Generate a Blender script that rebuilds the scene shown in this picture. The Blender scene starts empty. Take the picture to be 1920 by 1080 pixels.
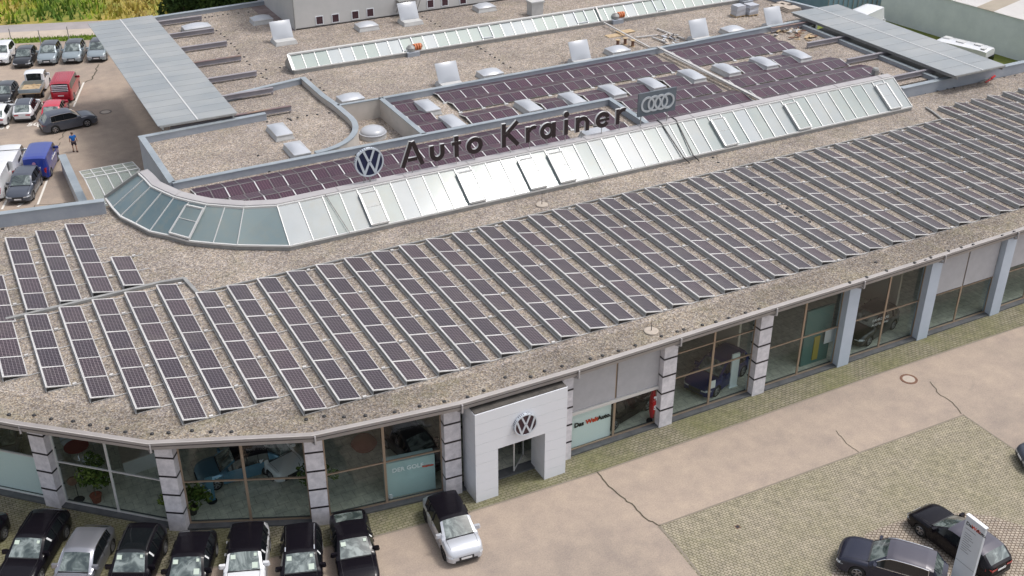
import bpy, bmesh, math, random
from mathutils import Vector, Matrix
random.seed(7)
sc = bpy.context.scene
col = sc.collection
R = math.radians

# ---------------------------------------------------------------- camera
CAM_H = 37.0
FPX, PITCH, ROLL, YAW = 2119.8, R(29.879), R(.1114), R(27.8656)
cy_, sy_ = math.cos(YAW), math.sin(YAW)
FW = Vector((sy_*math.cos(PITCH), cy_*math.cos(PITCH), -math.sin(PITCH)))
RT0 = Vector((cy_, -sy_, 0)); UP0 = RT0.cross(FW)
RT = RT0*math.cos(ROLL) + UP0*math.sin(ROLL)
UP = -RT0*math.sin(ROLL) + UP0*math.cos(ROLL)
cam_d = bpy.data.cameras.new('camera'); cam = bpy.data.objects.new('camera', cam_d); col.objects.link(cam)
cam.matrix_world = Matrix(((RT.x, UP.x, -FW.x, 0), (RT.y, UP.y, -FW.y, 0), (RT.z, UP.z, -FW.z, CAM_H), (0, 0, 0, 1)))
cam_d.sensor_width = 36.0; cam_d.lens = FPX/1920*36.0
cam_d.clip_start = 1.0; cam_d.clip_end = 3000
sc.camera = cam

def ray(px, py): return RT*((px-960)/FPX) + UP*(-(py-540)/FPX) + FW
def at(px, py, z=0.0):                      # the spot of the place that stands at height z on this line of sight
    d = ray(px, py); t = (z-CAM_H)/d.z
    return (d.x*t, d.y*t)
def on_y(px, py, Y):
    d = ray(px, py); t = Y/d.y
    return (d.x*t, CAM_H+d.z*t)

# ---------------------------------------------------------------- sky and sun
SUN = Vector((.429, -.138, .893)).normalized()
w = bpy.data.worlds.new('World'); sc.world = w; w.use_nodes = True
nt = w.node_tree; nt.nodes.clear()
out = nt.nodes.new('ShaderNodeOutputWorld'); bg = nt.nodes.new('ShaderNodeBackground')
sky = nt.nodes.new('ShaderNodeTexSky'); sky.sky_type = 'NISHITA'; sky.sun_disc = False
sky.sun_elevation = math.asin(SUN.z); sky.sun_rotation = math.atan2(SUN.x, SUN.y)
sky.dust_density = 4; sky.air_density = 1.0; sky.ozone_density = 1.0
hs = nt.nodes.new('ShaderNodeHueSaturation'); hs.inputs['Saturation'].default_value = .38; hs.inputs['Value'].default_value = 1.25
tc = nt.nodes.new('ShaderNodeTexCoord')
nz = nt.nodes.new('ShaderNodeTexNoise'); nz.inputs['Scale'].default_value = 2.6; nz.inputs['Detail'].default_value = 6
cr = nt.nodes.new('ShaderNodeValToRGB'); cr.color_ramp.elements[0].position = .35; cr.color_ramp.elements[1].position = .68
cr.color_ramp.elements[0].color = (.72, .74, .78, 1); cr.color_ramp.elements[1].color = (1.35, 1.32, 1.28, 1)
mx = nt.nodes.new('ShaderNodeMixRGB'); mx.blend_type = 'MULTIPLY'; mx.inputs[0].default_value = 1
nt.links.new(sky.outputs[0], hs.inputs['Color']); nt.links.new(tc.outputs['Generated'], nz.inputs['Vector'])
nt.links.new(nz.outputs['Fac'], cr.inputs[0]); nt.links.new(hs.outputs[0], mx.inputs[1]); nt.links.new(cr.outputs[0], mx.inputs[2])
nt.links.new(mx.outputs[0], bg.inputs['Color']); bg.inputs['Strength'].default_value = .15
nt.links.new(bg.outputs[0], out.inputs['Surface'])
sd = bpy.data.lights.new('sun', 'SUN'); so = bpy.data.objects.new('sun', sd); col.objects.link(so)
sd.energy = 1.5; sd.angle = R(10); sd.color = (1, .965, .92)
so.rotation_euler = SUN.to_track_quat('Z', 'Y').to_euler()
sc.view_settings.view_transform = 'Standard'; sc.view_settings.look = 'None'
sc.view_settings.exposure = 0.12; sc.view_settings.gamma = 1.0
sc.view_settings.use_curve_mapping = False

# ---------------------------------------------------------------- materials
MATS = {}
def mat(name, color, rough=.6, metal=0.0, spec=.5, coat=0.0, emit=None):
    m = bpy.data.materials.new(name); m.use_nodes = True
    b = m.node_tree.nodes['Principled BSDF']
    b.inputs['Base Color'].default_value = (*color, 1); b.inputs['Roughness'].default_value = rough
    b.inputs['Metallic'].default_value = metal; b.inputs['Specular IOR Level'].default_value = spec
    b.inputs['Coat Weight'].default_value = coat; b.inputs['Coat Roughness'].default_value = .06
    MATS[name] = m; return m
def nodes(m): return m.node_tree, m.node_tree.nodes['Principled BSDF']
def tex_noise(nt, scale, detail=4, rough=.6, vec=None, dist=0):
    n = nt.nodes.new('ShaderNodeTexNoise'); n.inputs['Scale'].default_value = scale
    n.inputs['Detail'].default_value = detail; n.inputs['Roughness'].default_value = rough; n.inputs['Distortion'].default_value = dist
    if vec: nt.links.new(vec, n.inputs['Vector'])
    return n.outputs['Fac']
def ramp(nt, fac, stops, interp='LINEAR'):
    r = nt.nodes.new('ShaderNodeValToRGB'); r.color_ramp.interpolation = interp
    e = r.color_ramp.elements
    while len(e) < len(stops): e.new(.5)
    for i, (p, c) in enumerate(stops):
        e[i].position = p; e[i].color = (*c, 1) if len(c) == 3 else c
    nt.links.new(fac, r.inputs[0]); return r.outputs['Color']
def mix(nt, fac, a, b, mode='MIX'):
    n = nt.nodes.new('ShaderNodeMixRGB'); n.blend_type = mode
    for k, v in ((0, fac), (1, a), (2, b)):
        if isinstance(v, (int, float)): n.inputs[k].default_value = v
        elif isinstance(v, tuple): n.inputs[k].default_value = (*v, 1)
        else: nt.links.new(v, n.inputs[k])
    return n.outputs[0]
def wpos(nt, scale=(1, 1, 1), rot=0):
    g = nt.nodes.new('ShaderNodeNewGeometry'); m = nt.nodes.new('ShaderNodeMapping')
    m.inputs['Scale'].default_value = scale; m.inputs['Rotation'].default_value = (0, 0, rot)
    nt.links.new(g.outputs['Position'], m.inputs['Vector']); return m.outputs[0]
def bump(nt, b, h, strength=.4, dist=.02):
    n = nt.nodes.new('ShaderNodeBump'); n.inputs['Strength'].default_value = strength; n.inputs['Distance'].default_value = dist
    nt.links.new(h, n.inputs['Height']); nt.links.new(n.outputs[0], b.inputs['Normal'])
def noisy(name, c1, c2, scale, rough=.8, detail=6, bmp=0, metal=0, spec=.4, pos=(.35, .65)):
    m = mat(name, c1, rough, metal, spec); nt, b = nodes(m); v = wpos(nt)
    f = tex_noise(nt, scale, detail, .65, v)
    nt.links.new(ramp(nt, f, [(pos[0], c1), (pos[1], c2)]), b.inputs['Base Color'])
    if bmp: bump(nt, b, f, bmp)
    return m

def gravel(name, tone, dark=1.0, moss=0.0):
    m = mat(name, (.4, .35, .3), .95, 0, .2); nt, b = nodes(m); v = wpos(nt)
    vo = nt.nodes.new('ShaderNodeTexVoronoi'); vo.inputs['Scale'].default_value = 14; nt.links.new(v, vo.inputs['Vector'])
    sep = nt.nodes.new('ShaderNodeSeparateColor'); nt.links.new(vo.outputs['Color'], sep.inputs[0])
    t = tone
    c = ramp(nt, sep.outputs[0], [(0, (t[0]*.48, t[1]*.47, t[2]*.48)), (.3, (t[0]*.78, t[1]*.76, t[2]*.75)), (.6, t), (.85, (t[0]*1.22, t[1]*1.21, t[2]*1.16)), (1, (t[0]*1.5, t[1]*1.5, t[2]*1.5))])
    hue = ramp(nt, sep.outputs[1], [(0, (1.02, .93, .84)), (.5, (1, 1, 1)), (1, (.96, .97, 1.07))])
    c = mix(nt, 1.0, c, hue, 'MULTIPLY')
    fine = tex_noise(nt, 4.5, 6, .8, v)
    c = mix(nt, 1.0, c, ramp(nt, fine, [(.3, (.72, .72, .74)), (.7, (1.25, 1.25, 1.22))]), 'MULTIPLY')
    md_ = tex_noise(nt, .55, 6, .65, v, .6); c = mix(nt, 1.0, c, ramp(nt, md_, [(.33, (.84, .83, .83)), (.6, (1.06, 1.05, 1.04))]), 'MULTIPLY')
    big = tex_noise(nt, .13, 5, .6, v)
    c = mix(nt, 1.0, c, ramp(nt, big, [(.32, (.86*dark, .85*dark, .86*dark)), (.68, (1.08, 1.06, 1.03))]), 'MULTIPLY')
    if moss:
        mo = tex_noise(nt, .5, 7, .7, v)
        c = mix(nt, ramp(nt, mo, [(.5, (0, 0, 0)), (.75, (moss, moss, moss))]), c, (.2, .19, .09))
    nt.links.new(c, b.inputs['Base Color'])
    bump(nt, b, vo.outputs['Distance'], .5, .05)
    return m
G_FRONT = gravel('gravel_front', (.325, .298, .268), .88, .28)
G_EDGE = gravel('gravel_weathered', (.28, .255, .222), .8, .45)
G_BACK = gravel('gravel_back', (.338, .308, .277), .88, .22)

# light asphalt of the yard
m = mat('yard_asphalt', (.4, .34, .29), .92, 0, .25); ASPH = m
nt, b = nodes(m); v = wpos(nt)
big = tex_noise(nt, .12, 6, .62, v); mid = tex_noise(nt, .9, 8, .7, v); fine = tex_noise(nt, 14, 4, .8, v)
c = ramp(nt, big, [(.3, (.27, .228, .195)), (.5, (.36, .295, .242)), (.75, (.40, .325, .262))])
c = mix(nt, 1, c, ramp(nt, mid, [(.3, (.82, .82, .85)), (.7, (1.09, 1.08, 1.05))]), 'MULTIPLY')
c = mix(nt, 1, c, ramp(nt, fine, [(.3, (.78, .78, .80)), (.7, (1.2, 1.2, 1.18))]), 'MULTIPLY')
st = tex_noise(nt, .45, 5, .7, wpos(nt, (1, 1, 1), .5), .8); c = mix(nt, ramp(nt, st, [(.62, (0, 0, 0)), (.72, (.35, .35, .35))]), c, (.20, .175, .155))
nt.links.new(c, b.inputs['Base Color']); bump(nt, b, fine, .25, .02)

def pavers(name, c1, c2, moss, scale, rot, rh=.5, bw=.5, mortar=(.06, .055, .035), msize=.03):
    m = mat(name, c1, .95, 0, .2); nt, b = nodes(m); v = wpos(nt, (1, 1, 1), rot)
    br = nt.nodes.new('ShaderNodeTexBrick'); nt.links.new(v, br.inputs['Vector'])
    br.inputs['Scale'].default_value = scale; br.inputs['Color1'].default_value = (*c1, 1); br.inputs['Color2'].default_value = (*c2, 1)
    br.inputs['Mortar'].default_value = (*mortar, 1); br.inputs['Mortar Size'].default_value = msize
    br.inputs['Brick Width'].default_value = bw; br.inputs['Row Height'].default_value = rh
    br.inputs['Mortar Smooth'].default_value = .3; br.inputs['Bias'].default_value = 0
    f = tex_noise(nt, .35, 8, .68, v); f2 = tex_noise(nt, 2.5, 6, .75, v)
    c = mix(nt, ramp(nt, f, [(.38, (0, 0, 0)), (.7, (moss, moss, moss))]), br.outputs['Color'], (.15, .155, .07))
    c = mix(nt, 1, c, ramp(nt, f2, [(.3, (.68, .68, .68)), (.7, (1.3, 1.28, 1.22))]), 'MULTIPLY')
    if name in ('yard_setts', 'cobbles'):
        f3 = tex_noise(nt, .16, 3, .5, wpos(nt, (1, 1.6, 1), .4), 2.5)
        c = mix(nt, ramp(nt, f3, [(.485, (0, 0, 0)), (.5, (.16, .16, .16)), (.515, (0, 0, 0))]), c, (.45, .40, .33))
    nt.links.new(c, b.inputs['Base Color']); bump(nt, b, br.outputs['Fac'], -.4, .02)
    return m
PAV_WALK = pavers('mossy_pavers', (.205, .19, .145), (.25, .23, .18), .8, 1.0, R(0), .17, .30, (.09, .085, .05), .022)
PAV_YARD = pavers('yard_setts', (.30, .268, .215), (.35, .31, .25), .32, 1.0, R(62), .15, .22, (.125, .115, .075), .02)
PAV_FAN = pavers('cobbles', (.33, .285, .245), (.40, .35, .30), .1, 1.0, R(30), .17, .19, (.13, .10, .08), .028)

GREY = noisy('parapet_grey', (.27, .30, .345), (.33, .355, .395), .7, .5)
CAPM = noisy('cap_metal', (.27, .31, .34), (.36, .40, .43), .5, .38, metal=.25)
LIDM = noisy('lid_metal', (.34, .325, .33), (.40, .385, .385), .4, .45)
GUT = noisy('gutter_metal', (.27, .25, .24), (.33, .305, .295), .6, .42)
PLAST = noisy('pale_render', (.47, .47, .46), (.53, .52, .51), .5, .9)
CREAM = noisy('cream_render', (.45, .42, .38), (.52, .48, .44), .6, .9)
STONE = noisy('stone_cladding', (.50, .49, .52), (.68, .66, .69), 3.0, .7)
PLAINP = noisy('pillar_paint', (.42, .48, .56), (.46, .52, .60), .8, .45)
BLACKS = mat('black_joint', (.012, .01, .014), .4)
DARKF = mat('dark_frame', (.06, .055, .055), .4, .3)
BRONZE = mat('bronze_frame', (.36, .28, .21), .4, .4)
LIGHTF = mat('light_frame', (.62, .62, .61), .35, .2)
RACKW = noisy('rack_white', (.48, .47, .46), (.6, .59, .58), 2, .5)
SHEETM = noisy('rear_sheet', (.34, .34, .325), (.44, .44, .42), 1.2, .55)
ALU = noisy('aluminium', (.42, .41, .40), (.54, .53, .52), 1.2, .5, metal=.1)
ALUD = noisy('aged_sheet', (.25, .25, .245), (.33, .33, .32), 1.5, .5, metal=.2)
WHITE = mat('white_panel', (.68, .70, .74), .35)
SHUT = noisy('grey_blind', (.38, .38, .40), (.42, .42, .44), 2, .6)
PLINTH = noisy('dark_plinth', (.07, .075, .08), (.11, .115, .12), 1.5, .6)
FLOOR = pavers('showroom_tiles', (.52, .53, .47), (.56, .57, .51), 0, 1.0, 0, .6, .6, (.30, .30, .28), .012)
FLOOR.node_tree.nodes['Principled BSDF'].inputs['Roughness'].default_value = .4
WALLI = noisy('showroom_wall', (.55, .50, .43), (.6, .54, .46), .3, .9)
CEIL = mat('ceiling', (.7, .69, .66), .9)
TEAL = noisy('pale_teal_panel', (.84, .92, .93), (.87, .94, .95), .8, .3)
DOME = mat('dome_acrylic', (.42, .44, .475), .28, 0, .5, .15)
CURB = noisy('dome_curb', (.42, .42, .42), (.50, .50, .49), 2, .7)
BEAMR = noisy('beam_rust', (.17, .12, .12), (.30, .20, .11), .6, .6, pos=(.5, .72))
BEAMG = noisy('beam_grey', (.22, .21, .23), (.30, .28, .30), .6, .5)
BLACKP = mat('black_plastic', (.02, .02, .022), .5)
CHROME = mat('chrome', (.75, .76, .78), .18, 1)
TYRE = mat('tyre', (.018, .018, .018), .85)
RIM = mat('rim', (.42, .42, .44), .3, .8)
RIMD = mat('rim_dark', (.06, .06, .065), .35, .6)
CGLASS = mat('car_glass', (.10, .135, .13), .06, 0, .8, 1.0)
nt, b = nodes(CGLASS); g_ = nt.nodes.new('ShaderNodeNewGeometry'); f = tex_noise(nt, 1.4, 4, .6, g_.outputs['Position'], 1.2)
nt.links.new(ramp(nt, f, [(.38, (.03, .045, .045)), (.5, (.09, .115, .11)), (.62, (.24, .28, .27))]), b.inputs['Base Color'])  # light and dark blotches paint cloud and dashboard reflections into the glass colour
CGLASS2 = mat('car_side_glass', (.008, .010, .012), .08, 0, .5, .3)
LAMP = mat('headlight_glass', (.55, .58, .62), .15, .2, .6, 1)
RED = mat('red_lens', (.45, .01, .02), .2, 0, .5, 1)
PAPER = mat('sticker_paper', (.50, .58, .50), .7)
PLATE = mat('plate', (.72, .73, .74), .5)
LETTER = mat('letter_dark', (.022, .012, .014), .45)
NAVY = mat('navy_face', (.010, .015, .055), .35)
LOGOW = mat('logo_silver', (.55, .60, .66), .35, .2)
PLUM = mat('plum_face', (.035, .012, .022), .4)
SLATE = noisy('slate_panel', (.10, .12, .145), (.14, .16, .18), 1, .45)
PAINTW = mat('line_paint', (.68, .65, .60), .8)
CRACK = mat('crack', (.10, .085, .06), .95)
RUST = noisy('rust_iron', (.12, .06, .045), (.2, .11, .07), 6, .8)
CONC = noisy('cover_concrete', (.38, .33, .28), (.45, .39, .33), 5, .9)
WOOD = noisy('wood', (.38, .28, .17), (.5, .38, .24), 3, .8)
WRAP = mat('plastic_wrap', (.42, .43, .47), .2, 0, .5, .5)
ORANGE = mat('cable_orange', (.5, .16, .06), .6)
SKIN = mat('skin', (.42, .24, .17), .6)
BLUE = mat('shirt_blue', (.01, .14, .48), .8)
SHORTS = mat('shorts_dark', (.03, .02, .03), .8)
SHOE = mat('shoe_dark', (.05, .02, .02), .7)
HAIR = mat('hair_grey', (.12, .08, .06), .8)
TERRA = mat('terracotta', (.25, .08, .05), .8)
REDB = mat('red_banner', (.50, .015, .02), .5)
DRED = mat('text_red', (.7, .06, .02), .6)
DTXT = mat('text_black', (.01, .01, .012), .6)
LTXT = mat('text_white', (.85, .86, .88), .5)
STEEL = noisy('corrugated_white', (.60, .58, .56), (.70, .68, .66), .2, .6)

def pv_mat(name, c1, c2, line, nx, ny, rough=.22):
    m = mat(name, c1, rough, 0, .45, 0); nt, b = nodes(m)
    uv = nt.nodes.new('ShaderNodeUVMap'); br = nt.nodes.new('ShaderNodeTexBrick')
    mp = nt.nodes.new('ShaderNodeMapping'); mp.inputs['Scale'].default_value = (nx, ny, 1)
    nt.links.new(uv.outputs[0], mp.inputs[0]); nt.links.new(mp.outputs[0], br.inputs['Vector'])
    br.offset = 0; br.inputs['Scale'].default_value = 1; br.inputs['Brick Width'].default_value = 1; br.inputs['Row Height'].default_value = 1
    br.inputs['Mortar Size'].default_value = .055; br.inputs['Mortar Smooth'].default_value = .2
    br.inputs['Color1'].default_value = (*c1, 1); br.inputs['Color2'].default_value = (*c2, 1); br.inputs['Mortar'].default_value = (*line, 1)
    oi = nt.nodes.new('ShaderNodeObjectInfo')
    c = mix(nt, 1, br.outputs['Color'], ramp(nt, oi.outputs['Random'], [(0, (.85, .87, .92)), (.5, (1, 1, 1)), (1, (1.18, 1.1, 1.12))]), 'MULTIPLY')
    d = tex_noise(nt, .6, 5, .7, wpos(nt)); c = mix(nt, ramp(nt, d, [(.5, (0, 0, 0)), (.8, (.28, .28, .28))]), c, (.16, .14, .12))
    nt.links.new(c, b.inputs['Base Color']); return m
PVF = pv_mat('solar_cells_framed', (.024, .015, .020), (.034, .020, .027), (.22, .19, .20), 6, 11, .3)
PVB = pv_mat('solar_cells_purple', (.026, .009, .020), (.038, .012, .026), (.17, .10, .125), 5, 8, .32)
def pane_mat(name, c, rough, dirt):
    m = mat(name, c, rough, 0, .5, 0); nt, b = nodes(m); v = wpos(nt)
    f = tex_noise(nt, 1.3, 6, .7, v); f2 = tex_noise(nt, .25, 3, .5, v)
    cc = mix(nt, ramp(nt, f, [(.45, (0, 0, 0)), (.8, (dirt, dirt, dirt))]), c, (.28, .26, .20))
    cc = mix(nt, 1, cc, ramp(nt, f2, [(.3, (.8, .84, .86)), (.7, (1.1, 1.08, 1.05))]), 'MULTIPLY')
    nt.links.new(cc, b.inputs['Base Color']); return m
PANE = [pane_mat('wired_glass_green', (.25, .29, .285), .10, .3), pane_mat('wired_glass_grey', (.27, .30, .31), .12, .4),
        pane_mat('wired_glass_pale', (.31, .335, .35), .13, .15), pane_mat('wired_glass_teal', (.135, .19, .21), .11, .45), pane_mat('wired_glass_mist', (.19, .24, .25), .12, .35)]
CAN = [pane_mat('canopy_glass_a', (.29, .305, .315), .4, .15), pane_mat('canopy_glass_b', (.27, .287, .30), .4, .2)]
BPANE = [pane_mat('back_glass_green', (.26, .315, .30), .45, .25), pane_mat('back_glass_white', (.33, .365, .385), .45, .2)]

m = bpy.data.materials.new('shop_glass'); m.use_nodes = True; SHOPG = m
nt = m.node_tree; nt.nodes.clear()
o_ = nt.nodes.new('ShaderNodeOutputMaterial'); tr = nt.nodes.new('ShaderNodeBsdfTransparent'); gl = nt.nodes.new('ShaderNodeBsdfGlossy')
tr.inputs[0].default_value = (.80, .86, .84, 1); gl.inputs['Roughness'].default_value = .03
lw = nt.nodes.new('ShaderNodeLayerWeight'); lw.inputs[0].default_value = .5; pw = nt.nodes.new('ShaderNodeMath'); pw.operation = 'POWER'; pw.inputs[1].default_value = 4
fr = nt.nodes.new('ShaderNodeMath'); fr.operation = 'MULTIPLY_ADD'; fr.inputs[1].default_value = .7; fr.inputs[2].default_value = .045
nt.links.new(lw.outputs['Facing'], pw.inputs[0]); nt.links.new(pw.outputs[0], fr.inputs[0]); ms = nt.nodes.new('ShaderNodeMixShader')
nt.links.new(fr.outputs[0], ms.inputs[0]); nt.links.new(tr.outputs[0], ms.inputs[1]); nt.links.new(gl.outputs[0], ms.inputs[2]); nt.links.new(ms.outputs[0], o_.inputs[0])
m = bpy.data.materials.new('roof_glass'); m.use_nodes = True; ROOFG = m
nt = m.node_tree; nt.nodes.clear()
o_ = nt.nodes.new('ShaderNodeOutputMaterial'); tr = nt.nodes.new('ShaderNodeBsdfTransparent'); gl = nt.nodes.new('ShaderNodeBsdfPrincipled')
tr.inputs[0].default_value = (.8, .86, .84, 1); gl.inputs['Base Color'].default_value = (.33, .40, .37, 1); gl.inputs['Roughness'].default_value = .15
ms = nt.nodes.new('ShaderNodeMixShader'); ms.inputs[0].default_value = .5
nt.links.new(tr.outputs[0], ms.inputs[1]); nt.links.new(gl.outputs[0], ms.inputs[2]); nt.links.new(ms.outputs[0], o_.inputs[0])

# ---------------------------------------------------------------- mesh helper
class MB:
    def __init__(s): s.v = []; s.f = []; s.m = []; s.uv = {}
    def face(s, pts, mi=0, uv=None):
        n = len(s.v); s.v += [tuple(p) for p in pts]; s.f.append(tuple(range(n, n+len(pts)))); s.m.append(mi)
        if uv: s.uv[len(s.f)-1] = uv
    def box(s, x0, y0, z0, x1, y1, z1, mi=0):
        n = len(s.v)
        s.v += [(x0, y0, z0), (x1, y0, z0), (x1, y1, z0), (x0, y1, z0), (x0, y0, z1), (x1, y0, z1), (x1, y1, z1), (x0, y1, z1)]
        for q in ((0, 3, 2, 1), (4, 5, 6, 7), (0, 1, 5, 4), (1, 2, 6, 5), (2, 3, 7, 6), (3, 0, 4, 7)):
            s.f.append(tuple(n+i for i in q)); s.m.append(mi)
    def prism(s, poly, z0, z1, mi=0, top=None):
        a = sum(poly[i][0]*poly[(i+1) % len(poly)][1]-poly[(i+1) % len(poly)][0]*poly[i][1] for i in range(len(poly)))
        if a < 0: poly = poly[::-1]
        n = len(s.v); k = len(poly)
        s.v += [(p[0], p[1], z0) for p in poly]+[(p[0], p[1], z1) for p in poly]
        s.f.append(tuple(n+i for i in range(k))[::-1]); s.m.append(mi)
        s.f.append(tuple(n+k+i for i in range(k))); s.m.append(mi if top is None else top)
        for i in range(k):
            j = (i+1) % k; s.f.append((n+i, n+j, n+k+j, n+k+i)); s.m.append(mi)
    def bar(s, a, b, w, h=None, mi=0):          # square bar between two points
        a = Vector(a); b = Vector(b); h = h or w; d = (b-a).normalized()
        u = Vector((0, 0, 1)) if abs(d.z) < .9 else Vector((1, 0, 0))
        r = d.cross(u).normalized(); u = r.cross(d).normalized()
        n = len(s.v)
        for p in (a, b):
            for sx, sz in ((-1, -1), (1, -1), (1, 1), (-1, 1)): s.v.append(tuple(p+r*(sx*w/2)+u*(sz*h/2)))
        for q in ((0, 1, 2, 3), (7, 6, 5, 4), (0, 4, 5, 1), (1, 5, 6, 2), (2, 6, 7, 3), (3, 7, 4, 0)):
            s.f.append(tuple(n+i for i in q)); s.m.append(mi)
    def cyl(s, c, r0, r1, z0, z1, n=16, mi=0, cap=True, axis='z'):
        k = len(s.v)
        for (r, z) in ((r0, z0), (r1, z1)):
            for i in range(n):
                a = 2*math.pi*i/n; p = (r*math.cos(a), r*math.sin(a), z)
                if axis == 'y': p = (p[0], p[2], p[1])
                if axis == 'x': p = (p[2], p[0], p[1])
                s.v.append((c[0]+p[0], c[1]+p[1], c[2]+p[2]))
        for i in range(n):
            j = (i+1) % n; s.f.append((k+i, k+j, k+n+j, k+n+i)); s.m.append(mi)
        if cap: s.f.append(tuple(range(k, k+n))[::-1]); s.m.append(mi); s.f.append(tuple(range(k+n, k+2*n))); s.m.append(mi)
    def lathe(s, c, prof, n=20, mi=0, axis='z'):
        k = len(s.v)
        for r, z in prof:
            for i in range(n):
                a = 2*math.pi*i/n; p = (r*math.cos(a), r*math.sin(a), z)
                if axis == 'y': p = (p[0], p[2], p[1])
                s.v.append((c[0]+p[0], c[1]+p[1], c[2]+p[2]))
        for t in range(len(prof)-1):
            for i in range(n):
                j = (i+1) % n; s.f.append((k+t*n+i, k+t*n+j, k+(t+1)*n+j, k+(t+1)*n+i)); s.m.append(mi)
    def build(s, name, mats, parent=None, smooth=False, fix=True):
        o = parent['_o'] if parent is not None and '_o' in parent.keys() else (0, 0, 0)
        me = bpy.data.meshes.new(name)
        me.from_pydata([(p[0]-o[0], p[1]-o[1], p[2]-o[2]) for p in s.v], [], s.f)
        if not isinstance(mats, (list, tuple)): mats = [mats]
        for mm in mats: me.materials.append(mm)
        for i, p in enumerate(me.polygons): p.material_index = s.m[i]; p.use_smooth = smooth
        if s.uv:
            ul = me.uv_layers.new(name='UVMap')
            for fi, uv in s.uv.items():
                for li, c in zip(me.polygons[fi].loop_indices, uv): ul.data[li].uv = c
        me.validate(); me.update()
        if smooth:
            bm = bmesh.new(); bm.from_mesh(me); bmesh.ops.recalc_face_normals(bm, faces=bm.faces)
            for e in bm.edges:
                if len(e.link_faces) == 2 and e.calc_face_angle(0) > R(38): e.smooth = False
            bm.to_mesh(me); bm.free()
        elif fix:
            bm = bmesh.new(); bm.from_mesh(me); bmesh.ops.recalc_face_normals(bm, faces=bm.faces); bm.to_mesh(me); bm.free()
        ob = bpy.data.objects.new(name, me); col.objects.link(ob)
        if parent is not None: ob.parent = parent; ob['_o'] = list(o)
        return ob
def tag(o, label=None, cat=None, group=None, kind=None):
    if label: o['label'] = label
    if cat: o['category'] = cat
    if group: o['group'] = group
    if kind: o['kind'] = kind
    return o
def thing(name, label, cat, loc=(0, 0, 0), rz=0, group=None, local=False):
    o = bpy.data.objects.new(name, None); col.objects.link(o); o.location = loc; o.rotation_euler = (0, 0, rz)
    o.empty_display_size = .3; tag(o, label, cat, group); o['_o'] = [0, 0, 0] if local else list(loc)
    return o
def copy_tree(o, parent=None):
    c = o.copy(); col.objects.link(c)
    if parent is not None: c.parent = parent
    for ch in list(o.children): copy_tree(ch, c)
    return c
def lerp(a, b, t): return a+(b-a)*t
def interp(x, pts):
    if x <= pts[0][0]: return pts[0][1]
    for (a, b), (c, d) in zip(pts, pts[1:]):
        if x <= c: return b+(d-b)*(x-a)/(c-a)
    return pts[-1][1]
ORD = ['first', 'second', 'third', 'fourth', 'fifth', 'sixth', 'seventh', 'eighth', 'ninth', 'tenth', 'eleventh', 'twelfth', 'thirteenth', 'fourteenth', 'fifteenth', 'sixteenth', 'seventeenth', 'eighteenth', 'nineteenth', 'twentieth']
def ordinal(i):
    if i < 20: return ORD[i]
    tens = ['twenty', 'thirty', 'forty', 'fifty'][i//10+(-2 if True else 0)] if (i+1) % 10 else None
    n = i+1
    if n % 10 == 0: return {20: 'twentieth', 30: 'thirtieth', 40: 'fortieth', 50: 'fiftieth'}[n]
    return {2: 'twenty', 3: 'thirty', 4: 'forty', 5: 'fifty'}[n//10]+'-'+ORD[n % 10-1]

# ================================================================ GROUND
def sheet(name, poly, z, m, kind='structure'):
    b = MB(); b.face([(p[0], p[1], z) for p in poly]); o = b.build(name, m); tag(o, kind=kind)
    if o.data.polygons[0].normal.z < 0: o.data.flip_normals()
    return o
field = noisy('field_green', (.10, .13, .03), (.26, .20, .06), .12, .95)
sheet('ground', [(-900, -300), (1200, -300), (1200, 1500), (-900, 1500)], -.02, field)
# yard asphalt, reaching the road
rd = Vector((.951, -.309)); rn = Vector((.309, .951))          # direction of the back road and across it
P0 = Vector(at(0, 80)); 
def strip(s0, s1, a=-80, b=120):
    q = [P0+rd*a+rn*s0, P0+rd*b+rn*s0, P0+rd*b+rn*s1, P0+rd*a+rn*s1]
    return [(p.x, p.y) for p in q]
sheet('yard', [(-90, -40), (92, -40), (92, 55), (90, 100), (60, 112)] + [tuple(P0+rd*50), tuple(P0+rd*-80)], 0.0, ASPH)
sheet('grass_verge', strip(-.6, 1.0, -80, 60), .012, noisy('verge_green', (.11, .17, .03), (.2, .26, .05), .8, .95))
sheet('sidewalk', strip(1.0, 3.6), .016, noisy('walk_beige', (.40, .34, .28), (.47, .40, .33), 1, .95))
road_m = noisy('road_grey', (.27, .25, .25), (.33, .30, .30), .5, .95); sheet('road', strip(3.6, 6.4), .010, road_m)
# paved apron in front of the showroom
fac = [(-14, 62.5), (-6.6, 54.6), (0.1, 48.25), (5.1, 43.7), (11.3, 40.9), (17.9, 39.95), (24.3, 39.8), (30.45, 39.8), (36.75, 39.8), (43.0, 39.8), (49.3, 39.8), (55.5, 39.8), (61.8, 39.9), (68.1, 40.2), (74.5, 40.8), (81, 41.8)]
apron = [(-20, 53.0), (-8, 46.5), (-2.5, 43.6), (1.5, 42.0), (5.5, 40.6), (9.5, 39.65), (13.2, 39.0), (18.0, 38.45), (25.15, 38.15), (34.6, 38.1), (44.1, 38.2), (56, 38.0), (70, 38.4), (84, 39.6)]
b = MB(); 
ap = apron+[(84, 46), (20, 46), (0, 52), (-12, 64), (-20, 70)]
sheet('apron_paving', ap, .008, PAV_WALK)
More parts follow.
